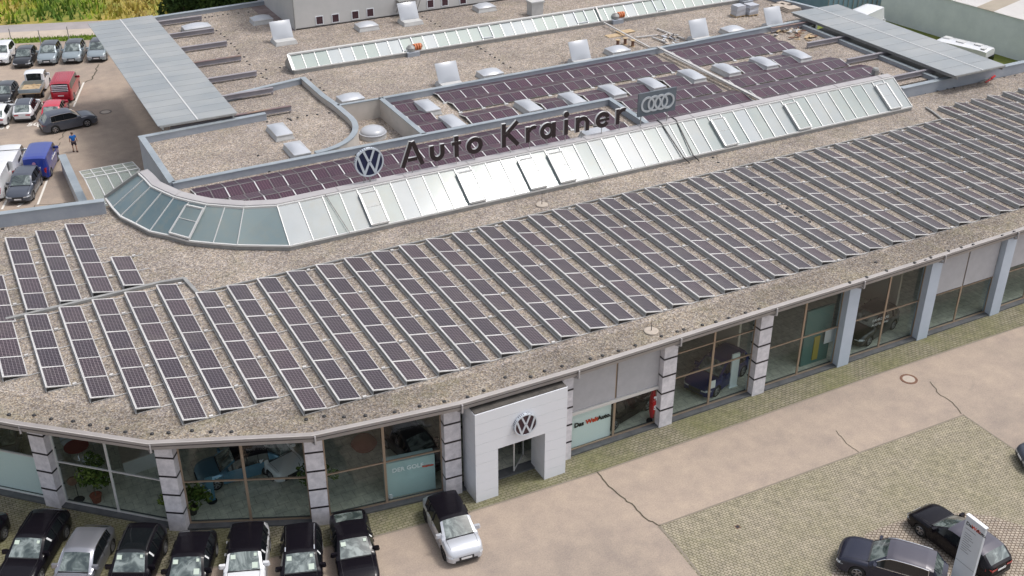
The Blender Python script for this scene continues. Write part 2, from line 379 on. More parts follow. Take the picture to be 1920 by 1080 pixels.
# sett field and cobbled corner on the right
sett = [(25.6, 33.3), (45.6, 32.95), (45.6, 10), (25.2, 10), (25.3, 29)]
sheet('sett_paving', sett, .006, PAV_YARD)
cob = [tuple(at(*p)) for p in [(1560, 1075), (1625, 1000), (1700, 972), (1800, 962), (1860, 968), (1930, 990), (1990, 1090), (1700, 1200), (1550, 1180)]]
sheet('cobbled_circle', cob, .012, PAV_FAN)
def groove(name, pts, wd, z, m):
    b = MB()
    for (a, c) in zip(pts, pts[1:]):
        a = Vector(a); c = Vector(c); d = (c-a).normalized(); n = Vector((-d.y, d.x))*wd/2; a = a-d*wd*.3; c = c+d*wd*.3
        b.face([(*(a-n), z), (*(c-n), z), (*(c+n), z), (*(a+n), z)])
    o = b.build(name, m, fix=False)
    for p in o.data.polygons:
        if p.normal.z < 0: o.data.flip_normals(); break
    return tag(o, kind='structure')
def jag(px, n, amp, seed):
    rr = random.Random(seed); pts = [Vector(at(*p)) for p in px]; o = []
    for a, c in zip(pts, pts[1:]):
        for i in range(n):
            t = i/n; p = a.lerp(c, t); o.append((p.x+rr.uniform(-amp, amp)*(i > 0), p.y+rr.uniform(-amp, amp)*(i > 0)))
    o.append(tuple(pts[-1])); return o
groove('pavement_crack', jag([(1120, 886), (1141, 912), (1163, 930), (1190, 950), (1210, 972), (1236, 986)], 4, .05, 1), .07, .016, CRACK)
groove('pavement_crack', jag([(1568, 808), (1587, 832), (1610, 848)], 4, .05, 2), .035, .016, CRACK)
groove('pavement_crack', jag([(1744, 716), (1764, 742), (1786, 755), (1802, 776)], 4, .06, 3), .05, .016, CRACK)
groove('pavement_crack', jag([(185, 121), (178, 137), (174, 147), (155, 157)], 4, .15, 4), .12, .010, CRACK)
groove('pavement_crack', jag([(124, 240), (118, 255), (110, 263)], 4, .1, 5), .07, .010, CRACK)
groove('pavement_crack', jag([(113, 267), (107, 282)], 4, .1, 6), .06, .010, CRACK)
groove('pavement_crack', jag([(70, 384), (100, 383), (143, 378)], 4, .05, 8), .06, .010, CRACK)
groove('pavement_crack', jag([(66, 385), (65, 392)], 4, .05, 9), .06, .010, CRACK)
kerbm = mat('kerb_stone', (.22, .19, .15), .9)
groove('kerb_line', apron, .09, .014, kerbm)
groove('kerb_line', [(25.4, 29), (25.7, 33.35), (45.55, 33.0), (45.6, 20)], .08, .015, kerbm)
groove('kerb_line', [tuple(Vector(at(*p))) for p in [(1235, 988), (1268, 1020), (1315, 1080), (1340, 1110)]], .07, .017, kerbm)
# painted bay lines in the back car park
for i, (a, c) in enumerate([((157, 155), (138, 200)), ((25, 203), (13, 240)), ((75, 225), (71, 238)), ((99, 172), (91, 186)), ((109, 284), (71, 383)), ((14, 372), (4, 392)), ((0, 204), (40, 200)), ((70, 195), (84, 194)), ((120, 193), (141, 191)), ((76, 334), (91, 330)), ((50, 292), (40, 318))]):
    groove('bay_line', [at(*a), at(*c)], .16, .012, PAINTW)

def textobj(body, size, ext, m, parent=None, loc=(0, 0, 0), rot=(0, 0, 0), bold=.0, name='lettering', align='CENTER', sx=1):
    cu = bpy.data.curves.new(name, 'FONT'); cu.body = body; cu.size = size; cu.extrude = ext; cu.offset = bold; cu.align_x = align; cu.resolution_u = 3
    t = bpy.data.objects.new(name, cu); col.objects.link(t)
    me = bpy.data.meshes.new_from_object(t); bpy.data.objects.remove(t)
    o = bpy.data.objects.new(name, me); col.objects.link(o); me.materials.clear(); me.materials.append(m)
    if parent is not None:
        o.parent = parent; q = parent['_o'] if '_o' in parent.keys() else (0, 0, 0); loc = tuple(loc[i]-q[i] for i in range(3))
    o.location = loc; o.rotation_euler = rot; o.scale = (sx, 1, 1); return o
ang = math.atan2(rd.y, rd.x)
for body, px in (('50', (61, 236)), ('51', (8, 242)), ('7', (36, 388))):
    p = at(*px); tag(textobj(body, 1.0, .004, PAINTW, loc=(p[0], p[1], .012), rot=(0, 0, ang), bold=.03, name='bay_number'), kind='structure')

def manhole(px, r, ring, lid, label):
    p = at(*px); t = thing('manhole_cover', label, 'manhole cover', (p[0], p[1], 0))
    b = MB(); b.lathe((p[0], p[1], 0), [(r, .0), (r, .02), (r*.72, .02), (r*.72, .01)], 32); b.build('ring', ring, t)
    b = MB(); b.cyl((p[0], p[1], 0), r*.71, r*.71, .0, .017, 32); b.build('lid', lid, t)
manhole((1704, 711), .5, RUST, CONC, 'round manhole cover with rusty ring on the forecourt asphalt')
manhole((198, 210), .55, mat('iron_grey', (.17, .14, .12), .8), CONC, 'worn manhole cover in the back car park beside the moving suv')
b = MB(); p = at(1383, 988); b.box(p[0]-.12, p[1]-.12, 0, p[0]+.12, p[1]+.12, .014, 0)
b.box(p[0]-.08, p[1]-.08, .014, p[0]+.08, p[1]+.08, .02, 1); tag(b.build('drain_cover', [RUST, BLACKP]), 'small square iron drain cover in the sett paving', 'drain')

# meadow beyond the road
q = strip(6.4, 120, -80, 130); sheet('meadow', q, .008, noisy('meadow_ground', (.13, .17, .02), (.34, .26, .07), .1, .95, pos=(.42, .6)))
gm = mat('meadow_blades', (.2, .25, .04), .9); nt, bb = nodes(gm); v = wpos(nt)
f = tex_noise(nt, .11, 5, .6, v); f2 = tex_noise(nt, 3, 3, .6, v)
c = ramp(nt, f, [(.42, (.08, .15, .015)), (.51, (.20, .29, .02)), (.57, (.36, .31, .05)), (.66, (.48, .36, .12))])
c = mix(nt, 1, c, ramp(nt, f2, [(.3, (.7, .7, .7)), (.7, (1.25, 1.25, 1.2))]), 'MULTIPLY'); nt.links.new(c, bb.inputs['Base Color'])
b = MB(); rr = random.Random(3)
for i in range(15000):
    s = rr.uniform(6.6, 52); a = rr.uniform(-15, 75); p = P0+rd*a+rn*s; h = rr.uniform(.35, 1.1); t = rr.uniform(0, 6.28); wd = rr.uniform(.1, .28)
    dx, dy = math.cos(t)*wd, math.sin(t)*wd; lx, ly = rr.uniform(-.4, .4), rr.uniform(-.4, .4)
    b.face([(p.x-dx, p.y-dy, 0), (p.x+dx, p.y+dy, 0), (p.x+lx, p.y+ly, h)])
tag(b.build('meadow_grass', gm, fix=False), kind='stuff')
b = MB()
for i in range(2600):
    s = rr.uniform(-.55, .95); a = rr.uniform(-4, 20); p = P0+rd*a+rn*s; h = rr.uniform(.1, .35); t = rr.uniform(0, 6.28); wd = .06
    b.face([(p.x-math.cos(t)*wd, p.y-math.sin(t)*wd, 0), (p.x+math.cos(t)*wd, p.y+math.sin(t)*wd, 0), (p.x+rr.uniform(-.1, .1), p.y+rr.uniform(-.1, .1), h)])
vg = noisy('verge_blades', (.13, .22, .02), (.24, .33, .04), 2, .9); tag(b.build('verge_grass', vg, fix=False), kind='stuff')
for i, px in enumerate([(22, 80), (77, 83), (130, 76)]):
    p = at(*px); b = MB(); b.cyl((p[0], p[1], 0), .05, .05, 0, 1.5, 8); b.cyl((p[0], p[1], 0), .07, .03, 1.5, 1.54, 8)
    o = b.build('marker_post', ALUD); tag(o, 'thin grey post on the verge, %s from the left edge' % ORD[i], 'post', 'thin posts along the verge')

# ---------------------------------------------------------------- plants
def leaf_mat(name, dk, lt):
    m = mat(name, dk, .8, 0, .2); nt, b = nodes(m); v = wpos(nt)
    f = tex_noise(nt, 1.6, 4, .7, v); g = nt.nodes.new('ShaderNodeNewGeometry')
    c = ramp(nt, f, [(.35, dk), (.65, lt)]); c = mix(nt, 1, c, ramp(nt, g.outputs['Random Per Island'], [(0, (.55, .6, .5)), (1, (1.4, 1.35, 1.2))]), 'MULTIPLY')
    nt.links.new(c, b.inputs['Base Color']); return m
LEAFD = leaf_mat('leaf_dark', (.025, .05, .018), (.07, .12, .03)); LEAFM = leaf_mat('leaf_mid', (.05, .09, .02), (.14, .19, .05))
BARK = noisy('bark', (.09, .07, .05), (.15, .12, .09), 4, .9)
def foliage(b, c, rx, ry, rz, n, ls, rr):
    lobes = [(Vector((rr.gauss(0, .45)*rx, rr.gauss(0, .45)*ry, rr.uniform(-.5, .75)*rz)), rr.uniform(.3, .55)) for _ in range(14)]
    for i in range(n):
        l, k = rr.choice(lobes); d = Vector((rr.gauss(0, 1), rr.gauss(0, 1), rr.gauss(0, 1))).normalized()*rr.uniform(.6, 1)**.5
        p = Vector(c)+l+Vector((d.x*rx*k, d.y*ry*k, d.z*rz*k))
        if p.z < .05: continue
        u = Vector((rr.gauss(0, 1), rr.gauss(0, 1), rr.gauss(0, 1))).normalized(); v = u.cross(Vector((rr.gauss(0, 1), rr.gauss(0, 1), rr.gauss(0, 1)))).normalized()
        s = ls*rr.uniform(.6, 1.3); b.face([p-u*s, p-v*s*.5, p+u*s, p+v*s*.5])
def bush(loc, rx, ry, h, n, ls, label, m, group=None, name='bush', cat='bush', seed=0):
    rr = random.Random(seed); t = thing(name, label, cat, (loc[0], loc[1], 0), group=group)
    b = MB(); foliage(b, (loc[0], loc[1], h*.55), rx, ry, h*.5, n, ls, rr); b.build('crown', m, t, fix=False)
    b = MB()
    for i in range(5):
        a = rr.uniform(0, 6.28); b.bar((loc[0], loc[1], 0), (loc[0]+math.cos(a)*rx*.4, loc[1]+math.sin(a)*ry*.4, h*.6), .09)
    b.build('trunk', BARK, t)
hedge_px = [(348, 4), (378, 2), (408, 0), (438, -2), (470, 6), (500, 4)]
hedge_lab = ['dark bush nearest the meadow, left end of the hedge', 'dark bush over the canopy tip, second in the hedge', 'tall dark bush behind the roof corner, third in the hedge', 'olive bush fourth along the hedge behind the roof edge', 'olive bush fifth along the hedge behind the roof edge', 'last olive bush of the hedge beside the pale tall building']
for i, px in enumerate(hedge_px):
    p = at(px[0], px[1], 4.5); bush((p[0], p[1]+1.5), 2.6, 2.6, 6.6 if i < 4 else 4.0, 3600, .26, hedge_lab[i], LEAFD if i < 4 else LEAFM, 'bushes of the hedge behind the roof', seed=i)

# ================================================================ CARS
CAR_CACHE = {}
def wheel_meshes(rw, wd, rimc):
    key = (rw, wd, rimc.name)
    if key in CAR_CACHE: return CAR_CACHE[key]
    b = MB(); b.lathe((0, 0, 0), [(rw*.66, -wd/2), (rw*.93, -wd/2), (rw, -wd/2+.03), (rw, wd/2-.03), (rw*.93, wd/2), (rw*.66, wd/2)], 28, axis='y')
    ty = b.build('tyre', TYRE, smooth=True)
    b = MB(); b.lathe((0, 0, 0), [(rw*.67, wd/2-.01), (rw*.62, wd/2-.02), (rw*.6, wd/2-.07), (0.001, wd/2-.08)], 28, axis='y', mi=1)
    b.lathe((0, 0, 0), [(rw*.67, wd/2-.012), (rw*.6, wd/2+.004), (rw*.6, wd/2-.05)], 28, axis='y', mi=0)
    for k in range(5):
        a = k*2*math.pi/5
        for da in (-.16, .16):
            b.bar((math.cos(a+da*.4)*rw*.12, wd/2-.03, math.sin(a+da*.4)*rw*.12), (math.cos(a+da)*rw*.6, wd/2-.02, math.sin(a+da)*rw*.6), rw*.085, .03)
    b.cyl((0, 0, 0), rw*.16, rw*.13, wd/2-.05, wd/2-.01, 12, axis='y')
    ri = b.build('rim', [rimc, BLACKP])
    CAR_CACHE[key] = (ty.data, ri.data)
    bpy.data.objects.remove(ty); bpy.data.objects.remove(ri)
    return CAR_CACHE[key]

def car(name, label, cat, loc, heading, paint, style='suv', roof=None, group=None, rails=None, stickers=0, trim=False, pano=False, rimc=None, L=None, W=None, H=None, clad=None, plate=True):
    """x forward, y left, z up"""
    S = dict(
        suv=dict(L=4.5, W=1.88, H=1.64, hood=1.02, nose=.74, cow=.95, top=.28, re=-1.75, rb=-2.12, belt=1.04, wb=2.72, rw=.355, rear=.98),
        hatch=dict(L=4.28, W=1.80, H=1.47, hood=.90, nose=.62, cow=.98, top=.25, re=-1.45, rb=-1.98, belt=.93, wb=2.63, rw=.32, rear=.92),
        wagon=dict(L=4.85, W=1.85, H=1.47, hood=.92, nose=.62, cow=.95, top=.15, re=-1.85, rb=-2.28, belt=.95, wb=2.85, rw=.34, rear=.95),
        coupe=dict(L=4.7, W=1.86, H=1.42, hood=.92, nose=.62, cow=.85, top=.05, re=-1.25, rb=-2.08, belt=.96, wb=2.82, rw=.34, rear=1.02),
        mpv=dict(L=4.26, W=1.82, H=1.57, hood=.98, nose=.66, cow=1.18, top=.45, re=-1.5, rb=-1.98, belt=.98, wb=2.77, rw=.36, rear=.95),
        van=dict(L=5.0, W=1.90, H=1.97, hood=1.15, nose=.85, cow=1.75, top=1.05, re=-2.33, rb=-2.44, belt=1.18, wb=3.0, rw=.34, rear=1.05),
        cab=dict(L=2.75, W=1.85, H=1.92, hood=1.15, nose=.85, cow=.62, top=-.05, re=-1.25, rb=-1.33, belt=1.16, wb=99, rw=.34, rear=1.1),
        box=dict(L=6.6, W=2.25, H=2.9, hood=1.35, nose=.9, cow=2.45, top=1.9, re=-3.2, rb=-3.25, belt=1.35, wb=3.9, rw=.36, rear=1.3),
    )[style].copy()
    if L: S['L'] = L
    if W: S['W'] = W
    if H: S['H'] = H
    L, W, H = S['L'], S['W'], S['H']; hl = L/2
    roof = roof or paint; rimc = rimc or RIM
    t = thing(name, label, cat, (loc[0], loc[1], loc[2] if len(loc) > 2 else 0), heading, group, local=True)
    key = ('body', style, L, W, H, pano)
    cow, top, re, rb = S['cow'], S['top'], S['re'], S['rb']
    zt = [(-hl, S['rear']-.28), (-hl+.03, S['rear']-.02), (rb, S['rear']+.05), (re, H-.10), (re+.35, H-.035), (re+.9, H-.005), ((top+re)/2+.2, H), (top-.25, H-.012), (top, H-.06), (cow, S['hood']+.03), (cow+.02, S['hood']), *[(lerp(cow, hl, u_), S['nose']-.22+(S['hood']-S['nose']+.22)*(1-u_**3.2)**.5) for u_ in (.2, .35, .5, .62, .72, .8, .86, .91, .95, .98, 1.0)]]
    zt.sort()
    xa = {lerp(cow, hl, .62), lerp(cow, hl, .72), lerp(cow, hl, .8), lerp(cow, hl, .86), lerp(cow, hl, .91), lerp(cow, hl, .95), lerp(cow, hl, .98), -hl, -hl+.03, -hl+.1, -hl+.2, rb, re, re+.2, re+.35, top-.25, top, cow, cow+.02, hl-.35, hl-.22, hl-.12, hl-.05, hl-.02, hl, lerp(cow, top, .5), lerp(rb, re, .5), lerp(cow, top, .25), lerp(cow, top, .75)}
    wf = [S['wb']/2-.0, -S['wb']/2+.0] if S['wb'] < 90 else [.55]
    if style == 'cab': wf = [.62]
    for xc in wf:
        for k in range(-7, 8): xa.add(round(xc+k/7*(S['rw']+.06), 4))
    x = -hl
    while x < hl: xa.add(round(x, 3)); x += .22
    xs = sorted(xa); xs = [x for i, x in enumerate(xs) if i == 0 or x-xs[i-1] > .012 or x in (cow, top, re, rb)]
    Ra = S['rw']+.055; boxy = style in ('van', 'box', 'cab')
    rings = []
    for x in xs:
        a = abs(x)/hl; z = interp(x, zt)
        wv = W/2*(1-(.10 if boxy else .17)*max(0, (a-.66)/.34)**2.4)
        if hl-abs(x) < .18: wv -= (.18-(hl-abs(x)))*(.5 if not boxy else .25)
        cabin = rb < x < cow
        frac = 0
        if cabin: frac = max(0, min(1, (z-S['belt'])/(H-S['belt'])))
        wt = wv*lerp(.90, .93 if boxy else .77, frac); zb = min(z-.05, lerp(z-.09, S['belt'], min(1, frac*12)))
        if not cabin: zb = z-.085
        wbelt = wv*.955
        sill = .24
        for xc in wf:
            if abs(x-xc) < Ra: sill = max(sill, S['rw']+math.sqrt(Ra*Ra-(x-xc)**2)-.01)
        bot = .24 if abs(x) < hl-.25 else .24+(.25-(hl-abs(x)))*.25
        sill = max(sill, bot)
        zb = max(zb, .35); z5 = max(zb-.13, .34); z6 = max(min(.62, z5-.05), min(sill+.05, z5-.02))
        sill = min(sill, z6-.005)
        inn = .62 if sill > .3 else .9
        p3z = lerp(z-.035, z-.10, frac)
        ring = [(0, z), (.5*wt, z-.006-.01*frac), (.84*wt, z-.02-.02*frac), (wt, p3z), (wbelt, zb), (wv, z5), (wv*1.0, z6), (wv*.99, sill), (wv*.99-.03, sill-.0), (wv*inn, sill), (0, max(.2, min(sill, .24)))]
        rings.append((x, ring, frac))
    NP = 11
    parts = {k: MB() for k in ('body', 'windscreen', 'rear_window', 'side_window', 'side_window_r')}
    def P(i, j, sgn): x, r, fr = rings[i]; return (x, r[j][0]*sgn, r[j][1])
    shade = []
    for i in range(len(rings)-1):
        x0, x1 = rings[i][0], rings[i+1][0]; xm = (x0+x1)/2
        for j in range(NP-1):
            for sgn in (1, -1):
                q = [P(i, j, sgn), P(i+1, j, sgn), P(i+1, j+1, sgn), P(i, j+1, sgn)]
                if sgn > 0: q = q[::-1]
                dst, mi = 'body', 0
                if top <= xm <= cow and j <= 1: dst = 'windscreen'
                elif rb <= xm <= re and j <= 1 and style != 'box' and (style != 'van' or name == 'glazed_van'): dst = 'rear_window'
                elif j == 3:
                    lo = {'van': .35, 'cab': -.95, 'box': 2.2}.get(style, re+.05 if style != 'suv' else re+.15)
                    hi = cow-.22 if not boxy else cow-.3
                    if style == 'van' and name == 'glazed_van': lo = re+.15
                    if lo < xm < hi: dst = 'side_window' if sgn > 0 else 'side_window_r'
                if dst == 'body':
                    if j <= 2 and re <= xm <= top: mi = 1
                    if pano and j <= 1 and re+.45 <= xm <= top-.05: mi = 3
                    if j >= 7: mi = 2
                    if j == 6 and clad: mi = 2
                parts[dst].face(q, mi)
    # ends
    for i, s in ((0, -1), (len(rings)-1, 1)):
        x, r, fr = rings[i]
        pts = [(x, p[0], p[1]) for p in r[:8]]+[(x, -p[0], p[1]) for p in r[:8][::-1]][:-1]
        parts['body'].face(pts if s < 0 else pts[::-1], 0)
    def weld(b):
        d = {}; nv = []; mp = []
        for v_ in b.v:
            k = (round(v_[0], 4), round(v_[1], 4), round(v_[2], 4))
            if k not in d: d[k] = len(nv); nv.append(v_)
            mp.append(d[k])
        nf, nm = [], []
        for f_, mm in zip(b.f, b.m):
            g = []
            for i_ in f_:
                if mp[i_] not in g: g.append(mp[i_])
            if len(g) > 2: nf.append(tuple(g)); nm.append(mm)
        b.v, b.f, b.m = nv, nf, nm; return b
    weld(parts['body'])
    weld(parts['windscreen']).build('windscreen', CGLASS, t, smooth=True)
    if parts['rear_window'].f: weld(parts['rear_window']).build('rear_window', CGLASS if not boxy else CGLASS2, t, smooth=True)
    for k_ in ('side_window', 'side_window_r'): weld(parts[k_]).build('side_window', CGLASS2, t, smooth=True)
    hw = W/2
    # pillars and window trim
    seam = MB()
    def side_pt(x, j, off=.012):
        for i in range(len(rings)-1):
            if rings[i][0] <= x <= rings[i+1][0]:
                tt = (x-rings[i][0])/(rings[i+1][0]-rings[i][0]+1e-9)
                y = lerp(rings[i][1][j][0], rings[i+1][1][j][0], tt); z = lerp(rings[i][1][j][1], rings[i+1][1][j][1], tt); return Vector((x, y+off, z))
        return Vector((x, hw, 1))
    if not boxy:
        for sgn in (1, -1):
            for xp in ((top+re)/2+.25, re+.55):
                a = side_pt(xp, 3); c2 = side_pt(xp, 4); seam.bar((a.x, a.y*sgn, a.z), (c2.x, c2.y*sgn, c2.z), .09, .02)
        if trim:
            for sgn in (1, -1):
                b = MB()
                xx = [re+.2+(cow-.3-re-.2)*k/8 for k in range(9)]
                up = [side_pt(x, 3, .014) for x in xx]; lo = [side_pt(x, 4, .014) for x in xx]
                for ln in (up, lo):
                    for a, c2 in zip(ln, ln[1:]): b.bar((a.x, a.y*sgn, a.z), (c2.x, c2.y*sgn, c2.z), .035, .025)
                b.bar((up[0].x, up[0].y*sgn, up[0].z), (lo[0].x-.05, lo[0].y*sgn, lo[0].z), .035, .025)
                b.build('window_trim', CHROME, t)
    if rails:
        for sgn in (1, -1):
            b = MB(); x0, x1 = re+.15, top-.15; pp = []
            for k in range(9):
                x = lerp(x0, x1, k/8); s3 = side_pt(x, 2, .03); pp.append((x, s3.y*sgn, s3.z+(.045 if 0 < k < 8 else .0)))
            for a, c2 in zip(pp, pp[1:]): b.bar(a, c2, .045, .03)
            b.build('roof_rail', rails, t)
    # lamps, grille, plate, bumper inserts (follow the rounded nose)
    zn = S['nose']; nf_ = hl+.004
    def wat(x):
        for i in range(len(rings)-1):
            if rings[i][0] <= x <= rings[i+1][0]: return rings[i][1][5][0]
        return rings[-1][1][5][0]
    for sgn in (1, -1):
        b = MB(); xA, xB = hl-.34, hl-.01; n = 5
        for k in range(n):
            a0, a1 = lerp(xA, xB, k/n), lerp(xA, xB, (k+1)/n)
            y0, y1 = wat(a0)+.006, wat(a1)+.006
            b.face([(a0, y0*sgn, zn-.10), (a1, y1*sgn, zn-.13), (a1-.03, (y1-.05)*sgn, zn-.04), (a0-.02, (y0-.03)*sgn, zn+.0)])
        yy = wat(hl-.01)
        b.face([(hl+.005, (yy+.005)*sgn, zn-.13), (hl+.006, (yy-.30)*sgn, zn-.16), (hl-.0, (yy-.30)*sgn, zn-.08), (hl-.0, (yy-.03)*sgn, zn-.05)])
        b.build('headlight', LAMP, t)
        b = MB(); zr = S['rear']-(.16 if not boxy else .1); hh = .09 if not boxy else .3; xr_ = -hl
        ys = wat(-hl+.12)+.006; ye = wat(-hl+.004)
        b.face([(-hl+.22, (wat(-hl+.22)+.006)*sgn, zr-hh), (-hl+.02, (ye+.008)*sgn, zr-hh), (-hl+.02, (ye+.006)*sgn, zr+hh*.6), (-hl+.22, (wat(-hl+.22)+.004)*sgn, zr+hh*.4)])
        b.face([(-hl-.006, (ye)*sgn, zr-hh), (-hl-.006, (ye-.36 if not boxy else ye-.14)*sgn, zr-hh*.6), (-hl-.006, (ye-.36 if not boxy else ye-.14)*sgn, zr+hh*.4), (-hl-.006, ye*sgn, zr+hh*.6)])
        b.build('taillight', RED, t)
        # mirrors
        b = MB(); xm = cow-.28 if not boxy else cow-.35; sp = side_pt(xm, 4)
        y = sp.y; z = sp.z+.06
        pr_ = [(.09, -.15), (.11, .12), (.03, .19), (-.06, .16), (-.08, -.14)]
        for (zz0, zz1, k0, k1) in ((z-.09, z+.09, 1, .85),):
            n0 = len(b.v)
            for zz, k in ((zz0, k0), (zz1, k1)):
                for (dx, dy) in pr_: b.v.append((xm+dx*k, (y+.04+dy*k)*sgn, zz))
            nn = len(pr_)
            b.f.append(tuple(range(n0, n0+nn))); b.m.append(0); b.f.append(tuple(range(n0+nn, n0+2*nn))); b.m.append(0)
            for i in range(nn): j = (i+1) % nn; b.f.append((n0+i, n0+j, n0+nn+j, n0+nn+i)); b.m.append(0)
        b.build('side_mirror', paint if stickers != 9 else BLACKP, t)
    b = MB(); yg = wat(hl)*.52
    b.box(hl-.06, -yg, zn-.30, hl+.012, yg, zn-.10)
    b.box(hl-.06, -yg*1.5, .27, hl+.010, yg*1.5, .40)
    b.build('grille', BLACKP, t)
    if plate:
        b = MB(); b.box(hl+.013, -.26, .42, hl+.02, .26, .53); b.build('number_plate', PLATE, t); b = MB(); b.box(-hl-.022, -.26, S['rear']-.32, -hl-.012, .26, S['rear']-.21); b.build('number_plate', PLATE, t)
    b = MB(); b.box(-hl-.012, -hw*.72, .28, -hl+.1, hw*.72, .42); b.build('bumper_insert', BLACKP, t)
    # hood seam, door seams and handles
    b = seam
    if not boxy:
        for sgn in (1, -1):
            for xp in (cow-.05, (top+re)/2+.25, re+.42):
                pts = [side_pt(xp, j, .003) for j in (4, 5, 6)]
                for a, c2 in zip(pts, pts[1:]): b.bar((a.x, a.y*sgn, a.z), (c2.x, c2.y*sgn, c2.z), .012, .006)
            for xp in ((top+re)/2+.42, re+.62):
                a = side_pt(xp, 5, .012); b.bar((a.x, a.y*sgn, a.z+.04), (a.x+.17, a.y*sgn, a.z+.05), .03, .025, 1)
    for sgn in (1, -1):
        a = [side_pt(lerp(cow-.02, hl-.30, k/6), 2, .0) for k in range(7)]
        for p_, q_ in zip(a, a[1:]): b.bar((p_.x, p_.y*sgn, p_.z+.004), (q_.x, q_.y*sgn, q_.z+.004), .012, .008)
    b.bar((cow+.03, -hw*.74, S['hood']+.012), (cow+.03, hw*.74, S['hood']+.012), .07, .02)
    B_ = parts['body']; k_ = len(B_.v); B_.v += b.v; B_.f += [tuple(k_+i_ for i_ in f_) for f_ in b.f]; B_.m += [2 if m_ == 0 else 0 for m_ in b.m]
    B_.build('body', [paint, roof, BLACKP, CGLASS2], t, smooth=True)
    if stickers:
        def scr(u, v_, sw_, sh_):     # sheets lying on the sloping windscreen
            A = Vector((cow, 0, S['hood']+.03)); B = Vector((top, 0, H-.06)); d = (B-A).normalized(); n = Vector((-d.z, 0, d.x)); n = n if n.z > 0 else -n
            c0 = A.lerp(B, v_)+Vector((0, u, 0))+n*.02; b = MB()
            b.face([c0-d*sh_/2-Vector((0, sw_/2, 0)), c0-d*sh_/2+Vector((0, sw_/2, 0)), c0+d*sh_/2+Vector((0, sw_/2, 0)), c0+d*sh_/2-Vector((0, sw_/2, 0))]); b.build('window_sticker', PAPER, t)
        scr(-.48, .74, .22, .2); scr(.50, .80, .13, .14)
        if stickers in (2, 3): scr(.48, .22, .25, .26)
        b = MB(); sp = side_pt(top-.12, 3, .01); s2 = side_pt(top-.30, 4, .01); m1 = sp.lerp(s2, .05); m2 = sp.lerp(s2, .8)
        b.face([(m1.x-.05, m1.y+.01, m1.z), (m1.x+.06, m1.y+.01, m1.z), (m2.x+.06, m2.y+.01, m2.z), (m2.x-.05, m2.y+.01, m2.z)]); b.build('side_sticker', PLATE, t)
    ty, ri = wheel_meshes(S['rw'], .23, rimc)
    for xc in wf:
        for sgn in (1, -1):
            yw = hw-.12
            wo = bpy.data.objects.new('wheel', ty); col.objects.link(wo); wo.parent = t; wo.location = (xc, yw*sgn, S['rw']); wo.rotation_euler = (0, 0, 0 if sgn > 0 else math.pi); wo['_o'] = [0, 0, 0]
            r_ = bpy.data.objects.new('rim', ri); col.objects.link(r_); r_.parent = wo
    return t

def cp(name, rgb, rough=.3, metal=.5, coat=1.0): return mat(name, rgb, rough, metal, .5, coat)
P_BLACK = mat('paint_black', (.007, .006, .009), .2, 0, .22, .08); P_SILVER = cp('paint_silver', (.33, .34, .38), .35, .7); P_WHITE = cp('paint_white', (.66, .67, .69), .35, 0)
P_GREY = mat('paint_grey', (.075, .085, .11), .3, .3, .5, .5); P_LGREY = cp('paint_lightgrey', (.27, .32, .35), .35, .3); P_DBLUE = mat('paint_darkblue', (.020, .022, .04), .25, .2, .4, .4)
P_RED = cp('paint_red', (.55, .02, .05), .35, 0); P_DRED = cp('paint_crimson', (.42, .01, .03), .35, .2); P_BLUE = cp('paint_blue', (.012, .035, .27), .35, .1); P_ANTH = mat('paint_anthracite', (.075, .070, .09), .3, .2, .5, .4)
P_LBLUE = cp('paint_steelblue', (.12, .26, .38), .3, .5); P_DRK = cp('paint_night', (.02, .022, .028), .3, .4)
def from_roof(front, rear, z, style_top, style_re):
    """place a car from the ends of its roof centre line (pixels)"""
    A = Vector(at(*front, z)); B = Vector(at(*rear, z)); d = (A-B).normalized(); mid = (A+B)/2; k = (style_top+style_re+.25)/2
    c = mid-d*k; return (c.x, c.y), math.atan2(d.y, d.x)
def row_car(front, rear, z, style, **kw):
    tr_ = dict(suv=(.28, -1.75), hatch=(.25, -1.45), wagon=(.15, -1.85), coupe=(.05, -1.25), mpv=(.45, -1.5))[style]
    loc, h = from_roof(front, rear, z, *tr_); return loc, h
GRP = 'cars parked in a row before the showroom'
l, h = row_car((47, 1013), (100, 954), 1.45, 'wagon'); car('parked_car', 'black estate car, second from left in the showroom row, with two yellowish windscreen stickers', 'car', l, R(-121), P_BLACK, 'wagon', group=GRP, stickers=1, rails=P_BLACK)
l0 = (l[0]-2.55, l[1]+1.5); car('parked_car', 'black car at the left edge of the photo, cut off, first of the showroom row', 'car', l0, R(-125), P_BLACK, 'hatch', group=GRP, stickers=1)
l, h = row_car((140, 1040), (172, 986), 1.45, 'hatch'); car('parked_car', 'silver hatchback, the only silver-roofed car in the showroom row', 'car', l, R(-120), P_SILVER, 'hatch', group=GRP, trim=True)
l, h = row_car((243, 1039.5), (270, 980), 1.6, 'suv'); car('parked_car', 'black suv with large panoramic glass roof, right of the silver hatchback', 'car', l, R(-118), P_BLACK, 'suv', group=GRP, stickers=1, pano=True, rails=BLACKP)
l, h = row_car((347.6, 1046.5), (365.6, 993.6), 1.5, 'hatch'); car('parked_car', 'low black hatchback left of the white car with black roof', 'car', l, R(-115), P_BLACK, 'hatch', group=GRP, stickers=2, W=1.86)
l, h = row_car((457, 1038.5), (463, 978), 1.55, 'suv'); car('parked_car', 'white car with black roof in the middle of the showroom row', 'car', l, R(-111), P_WHITE, 'suv', roof=P_BLACK, group=GRP, stickers=2, H=1.58)
l, h = row_car((561.4, 1038.5), (564.7, 982), 1.6, 'suv'); car('parked_car', 'black suv with bright silver roof rails', 'car', l, R(-109), P_BLACK, 'suv', group=GRP, stickers=2, rails=CHROME)
